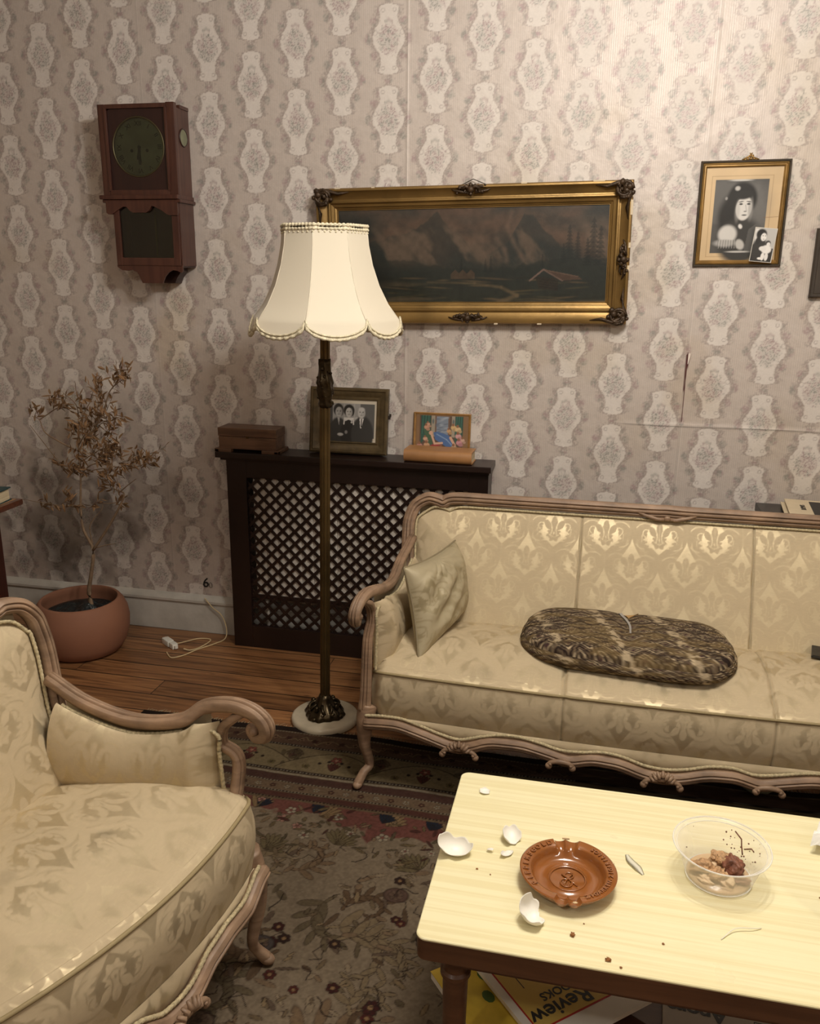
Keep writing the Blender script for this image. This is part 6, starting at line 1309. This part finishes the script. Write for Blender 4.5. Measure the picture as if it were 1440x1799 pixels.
# local: x = reading direction, y = towards letter bottoms  (E2 = letter tops = -y local up to sign)
sgn = 1 if Matrix.Rotation(mg.rotation_euler.z, 3, 'Z') @ Vector((0, 1, 0)) @ E2 > 0 else -1
def yb_(v): return -sgn * v      # distance measured away from the title edge
def slab(x0, x1, v0, v1, z0, z1, m, name, par=mg): a, b_ = sorted((yb_(v0), yb_(v1))); return MB().box(x0, x1, a, b_, z0, z1).build(name, m, par)
slab(0, .26, .0, .36, -.010, 0, m_wp, 'pages')
slab(.0, .243, .045, .36, 0, .0006, m_redl, 'red_border'); slab(.0, .240, .0485, .36, .0006, .0010, m_yel, 'yellow_cover')
def mtext(s, size, xr, v, off, sp=1.0):
    o = text('masthead', s, size, m_ik, mg, TM((xr, yb_(v), .0014), (1, 0, 0), (0, sgn, 0)) if sgn > 0 else TM((xr, yb_(v), .0014), (1, 0, 0), (0, -1, 0)), .0003, off, 'RIGHT', sp); return o
mtext('London Review', .048, .238, .073, .0008, 1.0); mtext('OF BOOKS', .026, .192, .106, .0004)
slab(.206, .2075, .14, .20, .0010, .0014, m_ik, 'rule_line'); slab(.150, .206, .188, .1895, .0010, .0014, m_ik, 'rule_line'); slab(.205, .216, .188, .206, .0010, .0014, m_ik, 'black_square')
ub = thing('painted_cover_book', 'yellow and green painted book under the magazine, behind the table leg', 'book', (-.060, -1.88, .1695), -.87)
MB().box(-.12, .10, -.15, .15, 0, .016).build('pages', m_wp, ub)
m_pc = mat('yellow_green_cover', hx(196, 166, 54), .5, noise=(20, .2)); MB().box(-.121, .085, -.151, .151, .016, .0175).build('cover', m_pc, ub)
c = MB()
for i in range(14): c.ico((rnd.uniform(-.11, .07), rnd.uniform(-.14, .14), .0177), rnd.uniform(.008, .02), 1, (1, .7, .02))
c.build('painted_leaves', mat('cover_green', hx(70, 96, 40), .5), ub)
np_ = thing('folded_newspaper', 'folded newspaper with a blackletter masthead upside down under the right side of the coffee table', 'newspaper', (.33, -1.87, .1545), math.radians(180 - 4))
MB().box(-.16, .12, -.12, .12, 0, .006, .001).build('folded_sheets', mat('grey_newsprint', hx(180, 172, 160), .8), np_)
text('masthead', 'Anore', .048, m_ik, np_, TM((.055, -.03, .0066), (1, 0, 0), (0, 1, 0)), .0003, .0012, 'CENTER', .9)
MB().box(-.135, -.052, -.035, -.0335, .006, .0065).box(-.0535, -.052, -.035, .10, .006, .0065).build('rule_line', m_ik, np_)
bn = thing('brown_book', 'dark brown book in the shadow under the corner of the magazine', 'book', (.165, -1.965, .1535), -.5)
MB().box(-.09, .09, -.06, .06, 0, .020, .002).build('cover', mat('brown_cloth', hx(84, 52, 34), .7), bn); MB().box(-.087, .091, -.057, .0605, .003, .017).build('pages', m_pages, bn)
